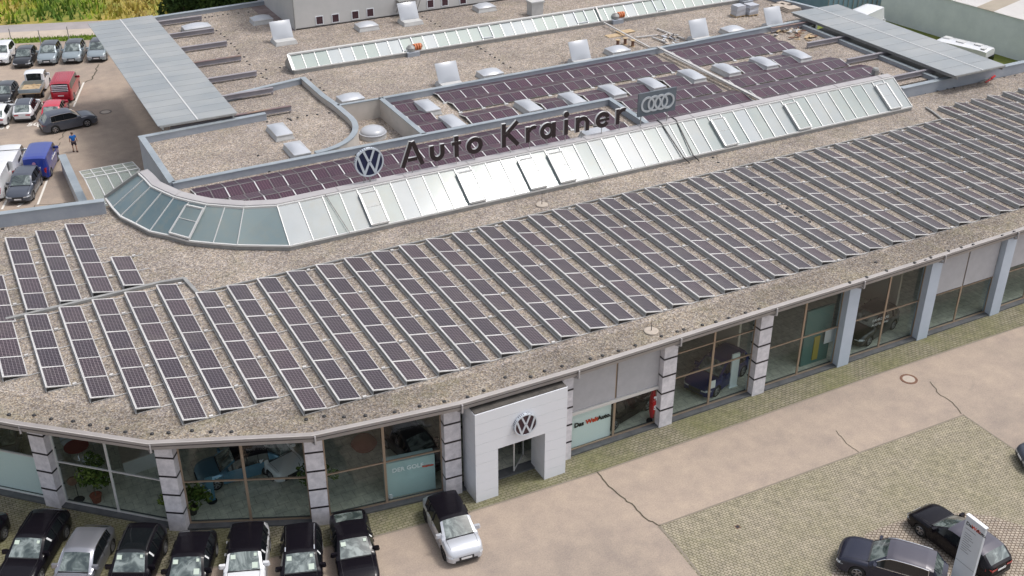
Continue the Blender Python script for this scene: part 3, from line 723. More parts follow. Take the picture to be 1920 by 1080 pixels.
l, h = row_car((665.3, 1021), (652, 963), 1.45, 'coupe'); car('parked_car', 'sleek black saloon at the right end of the showroom row', 'car', l, R(-103.5), P_BLACK, 'coupe', group=GRP, stickers=1)
l, h = row_car((854, 972.5), (830, 919), 1.6, 'mpv'); car('electric_car', 'silver electric car with black roof left of the white entrance portal', 'car', l, R(-96.5), mat('paint_bright_silver', (.50, .52, .56), .3, .3, .5, 1), 'mpv', roof=P_BLACK, rimc=RIMD)
l, h = row_car((1661, 1022), (1750, 1050), 1.6, 'suv'); car('parked_suv', 'dark blue-grey suv with chrome window trim on the cobbles, lower right', 'car', l, R(128), P_DBLUE, 'suv', trim=True, L=4.75, roof=P_ANTH)
l, h = row_car((1789, 972), (1860, 1030), 1.45, 'wagon'); car('parked_estate', 'black estate car behind the price pillar, rear lights towards the viewer', 'car', (l[0]+.05, l[1]), R(93), P_BLACK, 'wagon', trim=False, roof=P_ANTH)
wp = at(1911, 851, .3); hd = R(150); car('parked_car_grey', 'blue-grey car cut off by the right edge of the photo', 'car', (wp[0]-math.cos(hd)*1.32-math.sin(hd)*.85*-1*-1+.85*math.sin(hd)*2-.1, wp[1]-math.sin(hd)*1.32+.85*math.cos(hd)*-1*-1), hd, P_GREY, 'hatch')
# back car park
G2 = 'cars in the far row by the verge'; fh = R(-108)
def lot(px, py, z=.75): return at(px, py, z)
labs = ['white car cut off by the left edge in the far row', 'dark car second from left in the far row', 'light grey suv third from left in the far row', 'light grey suv fourth from left in the far row', 'light grey suv partly under the canopy in the far row']
for i, (px, py, pt) in enumerate([(5, 98, P_WHITE), (47, 103, P_DRK), (93, 98, P_LGREY), (139, 95, P_LGREY), (185, 92, P_LGREY)]):
    car('far_car', labs[i], 'car', lot(px, py), fh, pt, 'suv' if i != 1 else 'hatch', roof=P_WHITE if i == 0 else P_DRK, group=G2, L=4.3, plate=i != 1)
car('dark_car', 'dark car at the left edge between the far row and the pickup', 'car', lot(9, 172), fh, P_DRK, 'hatch')
car('small_suv', 'white small suv with grey roof parked left of the red hatchback', 'car', lot(50, 200), fh+math.pi, P_WHITE, 'hatch', roof=P_GREY, rails=P_WHITE, H=1.55, clad=True)
car('white_car', 'white car with red tail light at the left edge, bay fifty-one', 'car', lot(0, 209), fh+math.pi, P_WHITE, 'hatch')
p = at(100, 188, 1.4); car('red_hatchback', 'bright red hatchback half hidden behind the moving dark suv', 'car', p, fh+math.pi, P_RED, 'hatch')
car('driving_suv', 'dark grey suv with chrome window trim crossing the back car park', 'car', (9.05, 99.75), R(7), P_GREY, 'suv', trim=True, L=4.66, W=1.89, H=1.66)
p = at(45, 343, .8); car('grey_suv', 'grey suv with number plate facing the viewer beside the blue van', 'car', (p[0], p[1]), R(-110), P_GREY, 'suv', L=4.6)
def van(px, py, z, h, pt, label, name='van'):
    p = at(px, py, z); return car(name, label, 'van', p, h, pt, 'van')
v1 = van(122, 158, 1.0, fh+math.pi, P_DRED, 'crimson van with white louvre blind on its rear window', 'glazed_van')
v2 = van(77, 295, 1.0, R(72), P_BLUE, 'bright blue panel van with lettering parked beside the grey suv')
v3 = van(18, 300, 1.0, R(72), P_WHITE, 'white panel van with dark lettering left of the blue van')
v4 = van(-8, 332, 1.0, R(72), P_WHITE, 'white van at the left edge below the lettered white van')
b = MB()
for i in range(4): b.box(-2.56-.0, -.72, 1.22+i*.16, -2.50+.12*0, .72, 1.29+i*.16)
b.build('louvre_blind', WHITE, v1)
b = MB()
for i in range(9): b.box(-2.1, -.78+i*.19, 1.965, .8, -.74+i*.19, 1.99)
b.build('roof_rib', P_DRED, v1)
textobj('Opwu', .34, .01, LTXT, v2, (-2.515, 0, 1.05), (R(90), 0, R(-90)), .012)
b = MB(); b.cyl((-2.50, 0, 1.5), .13, .13, -.02, .0, 16, axis='x'); b.build('door_badge', mat('pink_badge', (.5, .25, .4), .6), v2)
textobj('wiv bewegen', .3, .01, LTXT, v2, (.0, -.97, 1.0), (R(90), 0, 0), .005)
textobj('BAUT', .32, .01, DTXT, v3, (-2.515, .1, 1.25), (R(90), 0, R(-90)), .01); textobj('GUT', .3, .01, DTXT, v3, (-2.515, .1, .95), (R(90), 0, R(-90)), .01)
textobj('BAUT', .4, .01, DTXT, v3, (-.6, -.97, 1.2), (R(90), 0, 0), .01)
b = MB(); b.bar((-.4, -.97, 2.0), (-.4, .97, 2.0), .06, .02); b.build('roof_seam', BLACKP, v3)
# pickup: cab plus open flat bed
p = at(62, 150, 1.2); pk = car('pickup_truck', 'white single cab pickup with open grey flat bed', 'pickup', (p[0]+.5, p[1]+1.2), fh+math.pi, P_WHITE, 'cab')
b = MB(); b.box(-3.95, -.95, .78, -1.45, .95, .86, 0)
for (x0, y0, x1, y1) in ((-3.95, -.95, -1.45, -.90), (-3.95, .90, -1.45, .95), (-3.95, -.90, -3.89, .90), (-1.51, -.90, -1.45, .90)): b.box(x0, y0, .86, x1, y1, 1.22, 1)
b.box(-3.9, -.4, .45, -1.3, .4, .78, 2); b.build('flat_bed', [WOOD, P_LGREY, BLACKP], pk)
b = MB(); rr = random.Random(5)
for i in range(14): x = rr.uniform(-3.6, -1.7); y = rr.uniform(-.7, .7); b.bar((x, y, .89+.01*i/7), (x+rr.uniform(-.4, .4), y+rr.uniform(-.3, .3), .90+.01*i/7), .12, .03)
b.build('bed_load', WOOD, pk)
ty, ri = wheel_meshes(.34, .23, RIM)
for sgn in (1, -1):
    wo = bpy.data.objects.new('wheel', ty); col.objects.link(wo); wo.parent = pk; wo.location = (-2.7, .8*sgn, .34); wo.rotation_euler = (0, 0, 0 if sgn > 0 else math.pi)
    r_ = bpy.data.objects.new('rim', ri); col.objects.link(r_); r_.parent = wo
# motor homes
p = at(1795, 98, 1.8); mh = car('motorhome', 'white motorhome with roof hatches beside the grey-green hall', 'motorhome', p, R(107), P_WHITE, 'box')
b = MB(); b.box(-2.2, -.5, 2.88, -1.5, .1, 3.0); b.box(-.6, -.3, 2.88, .2, .4, 2.98); b.box(1.0, -.6, 2.88, 1.7, .1, 2.97); b.box(-2.9, .2, 2.88, -2.5, .8, 2.96); b.build('roof_hatch', [LIGHTF], mh)
b = MB(); b.box(-3.33, -.8, 1.3, -3.29, .5, 2.2); b.box(-3.1, -1.14, 1.5, -1.6, -1.125, 2.2); b.build('dark_window', CGLASS2, mh)
p = at(1625, 22, 2.5); car('motorhome', 'white motorhome roof just showing behind the right canopy', 'motorhome', p, R(20), P_WHITE, 'box', L=6.0)

# ---------------------------------------------------------------- price pillar
pt_ = Vector(at(1815, 965, 2.6)); 
PZ = 4.3; tl = Vector(at(1812.5, 966, PZ)); trr = Vector(at(1848, 993, PZ)); d = (trr-tl).normalized(); n = Vector((d.y, -d.x))
t = thing('price_pillar', 'white information pillar with black lettering standing by the black estate car', 'sign', (tl.x, tl.y, 0))
wdt = (trr-tl).length; q = [tl, trr, trr-n*.14, tl-n*.14]
b = MB(); b.prism([tuple(v_) for v_ in q], 0, PZ); b.build('panel', noisy('pillar_white', (.50, .53, .58), (.54, .57, .62), 1, .5), t)
b = MB(); q2 = [tl-d*.02+n*.02, trr+d*.02+n*.02, trr+d*.02-n*.16, tl-d*.02-n*.16]; b.prism([tuple(v_) for v_ in q2], PZ+.002, PZ+.05); b.build('top_cap', WHITE, t)
b = MB(); f0 = n*.006
def fb(u0, u1, z0, z1, mi=0):
    a = tl+d*u0*wdt+f0; c2 = tl+d*u1*wdt+f0; b.face([(a.x, a.y, z0), (c2.x, c2.y, z0), (c2.x, c2.y, z1), (a.x, a.y, z1)], mi)
fb(.1, .65, PZ-.62, PZ-.6)
for i in range(9): fb(.12, .12+[.34, .42, .5, .3, .45, .38, .52, .3, .42][i], PZ-.85-i*.12, PZ-.83-i*.12)
fb(.0, 1, PZ-2.45, PZ-2.435)
b.build('text_line', DTXT, t)
az = math.atan2(d.y, d.x); a = tl+d*wdt*.08+n*.008
def panel_text(body, m_, size, a2, z, bold=.006): textobj(body, size, .003, m_, t, (a2.x, a2.y, z), (R(90), 0, az), bold, align='LEFT')
panel_text('Das ', DTXT, .24, a, PZ-.42); panel_text('Welt', DRED, .24, tl+d*wdt*.36+n*.008, PZ-.42); panel_text('Auto.', DTXT, .24, tl+d*wdt*.62+n*.008, PZ-.42)

# ================================================================ THE DEALERSHIP
ZF, ZU, ZL, ZC = 5.9, 6.6, 6.62, 7.0
bld = thing('car_dealership', 'long flat-roofed car dealership with glazed curved front, gravel roofs and rooftop skylights', 'building', (30, 40, 0))
# roof decks
gut = [(-14.5, 60.5), (-7.2, 53.4), (-.55, 47.2), (4.4, 43.0), (11.1, 40.15), (18.0, 39.25), (24.3, 39.15), (30.45, 39.25), (36.75, 39.35), (43.0, 39.4), (49.3, 39.5), (55.5, 39.65), (61.8, 39.85), (68.1, 40.2), (74.5, 40.8), (82, 41.8)]
def off(poly, dy): # shift outward offset along local normal
    o = []
    for i, p in enumerate(poly):
        a = Vector(poly[max(0, i-1)]); c = Vector(poly[min(len(poly)-1, i+1)]); d = (c-a).normalized(); n = Vector((-d.y, d.x)); o.append((p[0]+n.x*dy, p[1]+n.y*dy))
    return o
g_in = off(gut, .30); wleft = (-14, 71.5)
mid_ = off(gut, 2.1)
b = MB(); 
b.prism(mid_+[(84, 44), (84, 59.9), (67.3, 59.9), (67.3, 61.5), (11.6, 61.5), (10.4, 64.5), (9.6, 68.3), (-16, 72.2), (-18, 62)], 5.45, ZF); b.build('roof_deck', G_FRONT, bld, fix=True)
b = MB(); b.prism(g_in+mid_[::-1], 5.45, ZF-.004); b.build('roof_edge_strip', G_EDGE, bld)
# gutter
b = MB()
gi, go, gl_ = off(gut, .30), gut, off(gut, .05)
for i in range(len(gut)-1):
    A0, A1, B0, B1 = go[i], go[i+1], gi[i], gi[i+1]
    b.face([(*A0, ZF+.05), (*A1, ZF+.05), (*gl_[i+1], ZF+.05), (*gl_[i], ZF+.05)], 1)
    b.face([(*gl_[i], ZF+.05), (*gl_[i+1], ZF+.05), (*off(gut, .12)[i+1], ZF-.03), (*off(gut, .12)[i], ZF-.03)])
    b.face([(*off(gut, .12)[i], ZF-.03), (*off(gut, .12)[i+1], ZF-.03), (*B1, ZF+.03), (*B0, ZF+.03)])
    b.face([(*A0, ZF-.10), (*A1, ZF-.10), (*A1, ZF+.05), (*A0, ZF+.05)])
    b.bar((*A0, ZF+.05), (*A1, ZF+.05), .035, .035, 1); b.bar((*A0, ZF-.11), (*A1, ZF-.11), .04, .03, 2)
    b.face([(*gl_[i], ZF-.34), (*gl_[i+1], ZF-.34), (*A1, ZF-.10), (*A0, ZF-.10)], 0)
    c0, c1 = off(gut, .25)[i], off(gut, .25)[i+1]
    b.face([(*c0, ZF-.46), (*c1, ZF-.46), (*gl_[i+1], ZF-.34), (*gl_[i], ZF-.34)])
    d0, d1 = off(gut, 1.5)[i], off(gut, 1.5)[i+1]
    b.face([(*c1, ZF-.46), (*c0, ZF-.46), (*d0, ZF-.455), (*d1, ZF-.455)])
b.build('gutter', [GUT, noisy('gutter_lip', (.38, .36, .345), (.45, .42, .405), 1, .4), DARKF], bld, fix=False)
for x, y in gut[2:13]:
    b = MB(); b.bar((x+.1, y-.06, ZF+.02), (x+.1, y-.06, ZF-.42), .09, .07); b.bar((x+.1, y-.06, ZF-.42), (x+.1, y+.45, ZF-.62), .09, .08); b.build('rain_outlet', LIDM, bld)
# pillars
banded = [True]*9+[False]*7
pil_dir = off(fac, 0)
PW = .84
for i, (x, y) in enumerate(fac[:14]):
    a = Vector(fac[max(0, i-1)]); c = Vector(fac[min(len(fac)-1, i+1)]); d = (c-a).normalized(); n = Vector((-d.y, d.x)); P = Vector((x, y))
    if i == 6: continue
    q = [P-d*PW/2, P+d*PW/2, P+d*PW/2+n*.62, P-d*PW/2+n*.62]
    if i <= 8:
        b = MB(); z = 0
        for k in range(5):
            z1 = min(5.4, (k+1)*1.09-.0); b.prism([tuple(v_) for v_ in q], z+(.10 if k else 0), z1, 0); z = z1
            if k < 4:
                qi = [P-d*(PW/2-.015)+n*.015, P+d*(PW/2-.015)+n*.015, P+d*(PW/2-.015)+n*.83, P-d*(PW/2-.015)+n*.83]
                qi = [P-d*(PW/2+.01)-n*.01, P+d*(PW/2+.01)-n*.01, P+d*(PW/2+.01)+n*.63, P-d*(PW/2+.01)+n*.63]
                b.prism([tuple(v_) for v_ in qi], z, z+.10, 1)
        b.build('pillar', [STONE, BLACKS], bld)
    else:
        b = MB(); b.prism([tuple(v_) for v_ in q], 0, 5.44, 0); b.build('pillar', PLAINP, bld)
b = MB(); b.prism([(23.9, 39.75), (24.5, 39.75), (24.5, 40.6), (23.9, 40.6)], 0, 5.4, 0)
for z in (1.09, 2.18, 3.27, 4.36): b.prism([(23.89, 39.74), (24.51, 39.74), (24.51, 40.6), (23.89, 40.6)], z, z+.10, 1)
b.build('pillar', [STONE, BLACKS], bld)
# plinth and glazing between pillars
gl_line = off(fac, .45); pl_o = off(fac, .06); pl_i = off(fac, .66)
b = MB()
for i in range(len(fac)-1): b.prism([pl_o[i], pl_o[i+1], pl_i[i+1], pl_i[i]], .0, .10)
b.build('plinth', PLINTH, bld)
def on_seg(A, B, t): return (lerp(A[0], B[0], t), lerp(A[1], B[1], t))
for i in range(len(fac)-1):
    if i in (5,): continue
    A, B = gl_line[i], gl_line[i+1]; dark = i >= 8
    fm = BRONZE if i >= 3 else LIGHTF
    Av, Bv = Vector(A), Vector(B); d = (Bv-Av).normalized(); n = Vector((-d.y, d.x)); ln = (Bv-Av).length
    fr_ = MB(); zt_ = 2.62
    for tt in (.065, .5, .935): p = Av+d*ln*tt; fr_.bar((p.x, p.y, .1), (p.x, p.y, 5.44), .06, .13)
    for z in (.13, zt_, 5.4): fr_.bar((*(Av+d*.4), z), (*(Bv-d*.4), z), .10, .05)
    if i == 7: fr_.bar((*(Av+d*.4), 4.2), (*(Bv-d*.4), 4.2), .10, .05)
    fo = fr_.build('window', fm, bld)
    for (t0, t1) in ((.07, .495), (.505, .93)):
        for (z0, z1) in ((.15, zt_-.04), (zt_+.04, 5.38)):
            b = MB(); p, q = Av+d*ln*t0, Av+d*ln*t1
            b.face([(p.x, p.y, z0), (q.x, q.y, z0), (q.x, q.y, z1), (p.x, p.y, z1)]); b.build('pane', SHOPG, fo, fix=False)
# bay beside the portal (x 18.3 .. 24.6) : recessed glazing with the doors
b = MB(); 
for x in (18.6, 19.9, 21.0, 22.3, 23.9): b.bar((x, 41.3, .02), (x, 41.3, 5.4), .08, .14)
for z in (2.9, 5.38): b.bar((18.4, 41.3, z), (24.5, 41.3, z), .12, .08)
fo = b.build('entrance_glazing', DARKF, bld)
for (x0, x1) in ((18.65, 19.85), (19.95, 20.95), (22.35, 23.85)):
    b = MB(); b.face([(x0, 41.3, .1), (x1, 41.3, .1), (x1, 41.3, 2.86), (x0, 41.3, 2.86)]); b.build('pane', SHOPG, fo, fix=False)
b = MB(); b.face([(18.65, 41.3, 2.95), (23.85, 41.3, 2.95), (23.85, 41.3, 5.3), (18.65, 41.3, 5.3)]); b.build('pane', SHOPG, fo, fix=False)
# open door leaf
b = MB(); A = (21.35, 40.15); B_ = (22.42, 41.15)
for (p, q, z0, z1) in ((A, A, .05, 2.5), (B_, B_, .05, 2.5)): b.bar((*p, z0), (*p, z1), .07, .06)
for z in (.1, 2.47): b.bar((*A, z), (*B_, z), .06, .1)
dl = b.build('door', LIGHTF, bld); b = MB(); b.face([(*A, .15), (*B_, .15), (*B_, 2.42), (*A, 2.42)]); b.build('pane', SHOPG, dl, fix=False)
b = MB(); b.bar((A[0]+.75, A[1]+.68, 1.75), (A[0]+.98, A[1]+.9, 1.75), .02, .26); b.build('door_sticker', PAPER, dl)
# portal
por = MB(); Y0, Y1 = 38.9, 40.3; X0, X1, XA, XB, ZP, ZO = 18.6, 23.66, 19.82, 22.44, 5.33, 2.93
grid = [.0, .59, 1.17, 1.76, 2.34, ZO, 3.53, 4.13, 4.73, ZP]
for k, (z0, z1) in enumerate(zip(grid, grid[1:])):
    zz1 = z1-.012
    if z1 <= ZO+.001:
        por.box(X0, Y0, z0, XA, Y1, zz1); por.box(XB, Y0, z0, X1, Y1, zz1)
    else: por.box(X0, Y0, z0, X1, Y1, zz1)
por.box(X0+.02, Y0+.02, .01, XA-.02, Y1-.02, ZP-.03, 1); por.box(XB+.02, Y0+.02, .01, X1-.02, Y1-.02, ZP-.03, 1)
po = por.build('entrance_portal', [WHITE, ALUD], bld)
b = MB(); b.box(X0+.03, Y0+.06, ZP-.01, X1-.03, 41.2, ZP+.03); b.build('portal_top', noisy('bitumen', (.06, .055, .05), (.11, .10, .09), 2, .9), po)

def vw(cx, cz, r, Y, parent, face, edge, depth=.12):
    """round emblem, facing -y"""
    b = MB(); b.cyl((cx, Y, cz), r, r, 0, depth, 40, axis='y', mi=1); b.build('emblem_disc', [face, face], parent)
    b = MB(); b.lathe((cx, Y, cz), [(r*.90, -.004), (r*.90, -.035), (r*1.0, -.035), (r*1.0, depth)], 48, axis='y')
    ri = r*.88; wd = r*.15
    def ln(p, q, k=0): b.bar((cx+p[0]*r, Y-.02-k, cz+p[1]*r), (cx+q[0]*r, Y-.02-k, cz+q[1]*r), wd, .03)
    def bar2(p, q, k):
        P_, Q = Vector(p)*r, Vector(q)*r; d = (Q-P_).normalized(); n = Vector((-d.y, d.x))*wd/2; y = Y-.03-k
        pts = [P_-n, Q-n, Q+n, P_+n]; f = [(cx+a[0], y, cz+a[1]) for a in pts]; g = [(cx+a[0], Y-.002, cz+a[1]) for a in pts]
        b.face(f)
        for i in range(4): j = (i+1) % 4; b.face([f[i], f[j], g[j], g[i]])
    bar2((-.36, .83), (-.05, .07), .0); bar2((.36, .83), (.05, .07), .002)
    bar2((-.76, .48), (-.36, -.80), .004); bar2((.76, .48), (.36, -.80), .006)
    bar2((-.38, -.80), (-.02, .02), .008); bar2((.38, -.80), (.02, .02), .010)
    b.build('emblem_mark', edge, parent)
vw(21.25, 3.98, .62, Y0-.16, po, PLUM, LOGOW, .14)

# blinds, signs inside the windows
def slab(name, x0, x1, y, z0, z1, m_, th=.05, parent=None):
    b = MB(); b.box(x0, y, z0, x1, y+th, z1); return b.build(name, m_, parent if parent is not None else bld)
slab('blind', 24.75, 27.3, 40.16, 2.62, 5.38, SHUT); slab('blind', 27.42, 30.0, 40.16, 2.62, 5.38, SHUT)
slab('blind_rail', 24.7, 30.02, 40.08, 2.42, 2.6, LIGHTF, .14)
slab('blind', 49.85, 52.3, 40.16, 2.75, 5.38, SHUT); slab('blind', 52.42, 54.98, 40.16, 2.75, 5.38, SHUT)
slab('blind', 56.1, 61.3, 40.16, 3.0, 5.38, SHUT)
wa = thing('window_panel', 'pale panel lettered in black and red inside the window right of the portal', 'sign', (26, 40.75, .1))
slab('board', 24.75, 27.25, 40.36, .12, 2.3, TEAL, .04, wa)
textobj('Das', .37, .008, DTXT, wa, (25.0, 40.33, 1.42), (R(90), 0, 0), .018, align='LEFT'); textobj('Welt', .36, .008, DRED, wa, (25.70, 40.33, 1.42), (R(90), 0, 0), .018, align='LEFT'); textobj('Auto.', .36, .008, DTXT, wa, (26.42, 40.33, 1.42), (R(90), 0, 0), .018, align='LEFT')
gb = thing('display_board', 'pale teal display box with white heading beside the silver electric car', 'sign', (16, 41.2, .1))
y0g = 41.0
b = MB(); q = [(14.75, 41.15), (17.25, 40.75), (17.35, 41.25), (14.85, 41.65)]; b.prism(q, .1, 2.25); b.build('box', noisy('display_teal', (.44, .58, .60), (.48, .63, .65), .8, .35), gb)
azg = math.atan2(-.4, 2.6)
textobj('DER GOLF', .34, .008, mat('text_bright', (.95, .97, 1), .4), gb, (15.1, 41.04, 1.68), (R(90), 0, azg), .008, align='LEFT'); textobj('WeltAuto', .14, .008, DRED, gb, (16.6, 40.80, 1.62), (R(90), 0, azg), .008, align='LEFT')

# ---------------- showroom interior
b = MB(); inner = off(fac, .6)
b.prism(inner+[(81, 56), (-10, 62)], -.0, .06); b.build('showroom_floor', FLOOR, bld)
b = MB(); b.box(-8, 54.5, .06, 81, 54.7, 5.4); 
for x in (37.2, 49.6): b.box(x, 42.5, .06, x+.15, 54.5, 5.4)
b.build('inner_wall', WALLI, bld)
# outer walls of the back part
b = MB(); b.box(9.4, 57.4, 0, 12.0, 61, 5.4); b.build('wall', PLAST, bld)

# ---------------- main skylight
low_px = [(197, 371), (211, 390), (226, 406), (254, 420), (281, 434), (317, 441.5), (354, 452), (400, 456.5), (445, 460)]
hi_px = [(260, 326), (271, 336), (284, 350), (305, 360), (327.5, 370), (356, 377.5), (387.5, 384), (422.5, 387), (457.5, 389.5)]
ZS0, ZS1 = 6.2, 7.75
lows = [at(*p, ZS0) for p in low_px]; his = [at(*p, ZS1) for p in hi_px]
for k, x in enumerate([15.85, 17.31]+[18.8+1.0975*j for j in range(43)]):
    lows.append((x, 57.75)); his.append((x if k else 16.0, 60.12))
hatch = {5, 11+2, 11+8, 11+12, 11+14, 11+26, 11+32, 11+40}
sk = MB()
def mid3(a, c, t): return tuple(lerp(a[i], c[i], t) for i in range(3))
L3 = [(*p, ZS0) for p in lows]; H3 = [(*p, ZS1) for p in his]
for i in range(len(L3)):
    sk.bar(tuple(Vector(L3[i])+Vector((0, 0, .03))), tuple(Vector(H3[i])+Vector((0, 0, .03))), .045, .07, 0)
for i in range(len(L3)-1):
    sk.bar(L3[i], L3[i+1], .12, .1, 0); sk.bar(H3[i], H3[i+1], .14, .12, 0)
    a, c = Vector(L3[i]), Vector(L3[i+1])
    sk.face([(a.x, a.y, ZF), (c.x, c.y, ZF), (c.x, c.y, ZS0), (a.x, a.y, ZS0)], 1)
sk.bar(tuple(Vector(L3[0])+Vector((0, 0, .06))), tuple(Vector(H3[0])+Vector((0, 0, .06))), .22, .16, 2)
sky_o = sk.build('skylight', [LIGHTF, ALUD, ALUD], bld)
# end walls
b = MB(); 
b.face([(*lows[-1], ZF), (lows[-1][0], 61.4, ZF), (lows[-1][0], 61.4, ZS1), H3[-1], L3[-1]])
b.face([(*lows[0], ZF), (his[0][0]+.3, his[0][1]+.8, ZF), (his[0][0]+.3, his[0][1]+.8, ZS1), H3[0], L3[0]]); b.build('end_wall', ALUD, sky_o)
# lid behind the ridge
lidp = [Vector((his[i][0], his[i][1])) for i in range(len(his))]; lo = []
for i, p in enumerate(lidp):
    a = lidp[max(0, i-1)]; c = lidp[min(len(lidp)-1, i+1)]; d = (c-a).normalized(); n = Vector((-d.y, d.x)); lo.append((p+n*.06, p+n*.62, p+n*.72))
b = MB()
for i in range(len(lo)-1):
    (a0, a1, a2), (c0, c1, c2) = lo[i], lo[i+1]
    b.face([(*a0, ZS1+.02), (*c0, ZS1+.02), (*c0, ZS1+.12), (*a0, ZS1+.12)], 0)
    b.face([(*a0, ZS1+.12), (*c0, ZS1+.12), (*c1, ZS1+.16), (*a1, ZS1+.16)], 0)
    b.face([(*a1, ZS1+.16), (*c1, ZS1+.16), (*c2, ZS1-.1), (*a2, ZS1-.1)], 0)
    b.face([(*a2, ZS1-.1), (*c2, ZS1-.1), (*c2, 5.95), (*a2, 5.95)], 1)
    if i % 4 == 0: b.bar((*a0, ZS1+.14), (*a1, ZS1+.17), .03, .02, 0)
b.build('ridge_lid', [LIDM, GREY], sky_o, fix=False)
rr = random.Random(11)
for i in range(len(L3)-1):
    a, c, e, g = [Vector(v_) for v_ in (L3[i], L3[i+1], H3[i+1], H3[i])]
    mm = PANE[3] if i < 5 else PANE[4] if i < 9 else PANE[rr.choice((0, 0, 0, 1, 1, 2))]
    z = Vector((0, 0, rr.uniform(-.012, .012))); z2 = Vector((0, 0, rr.uniform(-.012, .012)))
    if i in hatch:
        # small fixed pane above, raised opening light below
        h0, h1 = g.lerp(a, .17), e.lerp(c, .17)
        b = MB(); b.face([h0, h1, e, g]); b.build('pane', mm, sky_o, fix=False)
        up = Vector((0, -.06, .16)); aa, cc, hh1, hh0 = [a+(g-a)*.02+up, c+(e-c)*.02+up, h1+up, h0+up]
        b = MB()
        for p_, q_ in ((aa, cc), (cc, hh1), (hh1, hh0), (hh0, aa)): b.bar(tuple(p_), tuple(q_), .10, .10)
        m0, m1 = aa.lerp(hh0, .55), cc.lerp(hh1, .55); b.bar(tuple(m0), tuple(m1), .04, .03)
        for p_, q_ in ((aa, cc), (hh0, aa), (cc, hh1)): b.face([tuple(p_-up), tuple(q_-up), tuple(q_), tuple(p_)], 1)
        ho = b.build('opening_light', [LIGHTF, ALUD], sky_o, fix=False)
        # grandchild of building only two levels deep: the glass stays in the same mesh
        me = ho.data; b2 = MB(); 
        bm = bmesh.new(); bm.from_mesh(me); vs = [bm.verts.new(Vector(v_)-Vector(sky_o['_o'])) for v_ in (aa, cc, hh1, hh0)]; fz = bm.faces.new(vs); fz.material_index = 2; me.materials.append(mm); bm.to_mesh(me); bm.free()
    else:
        b = MB(); b.face([a+z, c+z2, e+z2, g+z]); b.build('pane', mm, sky_o, fix=False)

# ---------------- parapets / walls of the roof blocks
def wall_run(name, pts, z0, z1, th=.34, cap=True, wm=None, cm=None, closed=False, capov=.04):
    """wall with metal cap along a polyline; pts is the near/left line"""
    b = MB(); P = [Vector(p) for p in pts]
    nn = []
    for i, p in enumerate(P):
        a = P[max(0, i-1)]; c = P[min(len(P)-1, i+1)]
        d1 = (p-a).normalized() if i > 0 else (c-p).normalized(); d2 = (c-p).normalized() if i < len(P)-1 else d1
        n1 = Vector((-d1.y, d1.x)); n2 = Vector((-d2.y, d2.x)); n = (n1+n2).normalized(); k = 1/max(.5, n.dot(n1)); nn.append(n*k)
    for i in range(len(P)-1):
        q = [P[i]-nn[i]*th/2, P[i+1]-nn[i+1]*th/2, P[i+1]+nn[i+1]*th/2, P[i]+nn[i]*th/2]; b.prism([tuple(v_) for v_ in q], z0, z1, 0)
        e = th/2+capov; q = [P[i]-nn[i]*e, P[i+1]-nn[i+1]*e, P[i+1]+nn[i+1]*e, P[i]+nn[i]*e]
        if cap: b.prism([tuple(v_) for v_ in q], z1+.002, z1+.06, 1)
    return b.build(name, [wm or GREY, cm or CAPM], bld)
wall_run('parapet', [(-16, 71.9), (1.34, 68.95), (7.3, 67.95)], 5.0, 6.72, .4)
wall_run('parapet', [(66.0, 60.15), (90, 60.15)], 5.0, 6.7, .4)
# dome block (upper left)
wall_run('parapet', [(11.55, 68.0), (11.45, 76.6), (20.4, 77.0)], 0, ZC, .34, wm=GREY)
wall_run('parapet', [(11.55, 67.95), (26.7, 67.95), (44.2, 67.95), (43.9, 61.4)], 5.6, ZC, .3)
crv = [(25.3, 83.2), (25.35, 78.5), (25.55, 76.4)]
for k in range(9):
    a = k/8*math.pi/2; crv.append((25.35-4.4*(1-math.cos(a))+.25, 73.4-5.0*math.sin(a)))
wall_run('parapet', crv, 5.3, ZC, .34, wm=CREAM)
wall_run('parapet', [(18.3, 81.9), (25.3, 83.2)], 6.3, ZC-.05, .3)
wall_run('parapet', [(25.6, 76.1), (29.0, 76.0)], 5.3, ZC, .2, wm=CREAM)
wall_run('parapet', [(29.0, 76.2), (29.0, 68.0)], 5.3, ZC, .3, wm=CREAM)
wall_run('parapet', [(29.1, 76.0), (52, 76.3), (70.4, 77.0)], 6.3, ZC, .3)
wall_run('parapet', [(69.9, 77.2), (69.9, 60.3)], 0, ZC-.15, .3)
wall_run('parapet', [(18.4, 105.4), (29.4, 106.0)], 0, ZC-.1, .4)
# roof decks behind
def deck(name, poly, z, m_=G_BACK, z0=None): b = MB(); b.prism(poly, z-.3 if z0 is None else z0, z); return b.build(name, m_, bld)
deck('roof_deck', [(11.6, 68.0), (21.0, 68.0), (23.5, 69.2), (25.0, 71.2), (25.4, 73.4), (25.4, 83.1), (18.4, 81.9), (18.4, 76.9), (11.6, 76.6)], ZU-.05)
deck('roof_deck', [(20.6, 68.0), (29.0, 68.0), (29.0, 76.0), (25.0, 76.0), (25.5, 73)], 5.55)
deck('roof_deck', [(15.5, 61.0), (44.0, 61), (44.0, 68.0), (11.7, 68.0), (12.2, 64.6), (13.4, 62.6)], ZL-.06)
deck('roof_deck', [(44.1, 61), (69.8, 61), (69.8, 77.0), (52, 76.3), (29.0, 76.0), (29.0, 68.1), (44.1, 68.1)], ZU-.02)
deck('roof_deck', [(18.4, 82.0), (25.4, 83.25), (25.4, 76.2), (52, 76.4), (70.3, 77.0), (74.3, 79.2), (73.3, 83.2), (70.5, 112), (29.4, 112), (29.4, 106), (18.4, 105.3)], ZU)
wall_run('parapet', [(74.3, 79.2), (73.3, 83.2), (70.5, 112)], 0, ZC, .3)
wall_run('parapet', [(70.3, 77.0), (74.3, 79.2)], 5.8, ZC-.2, .3)
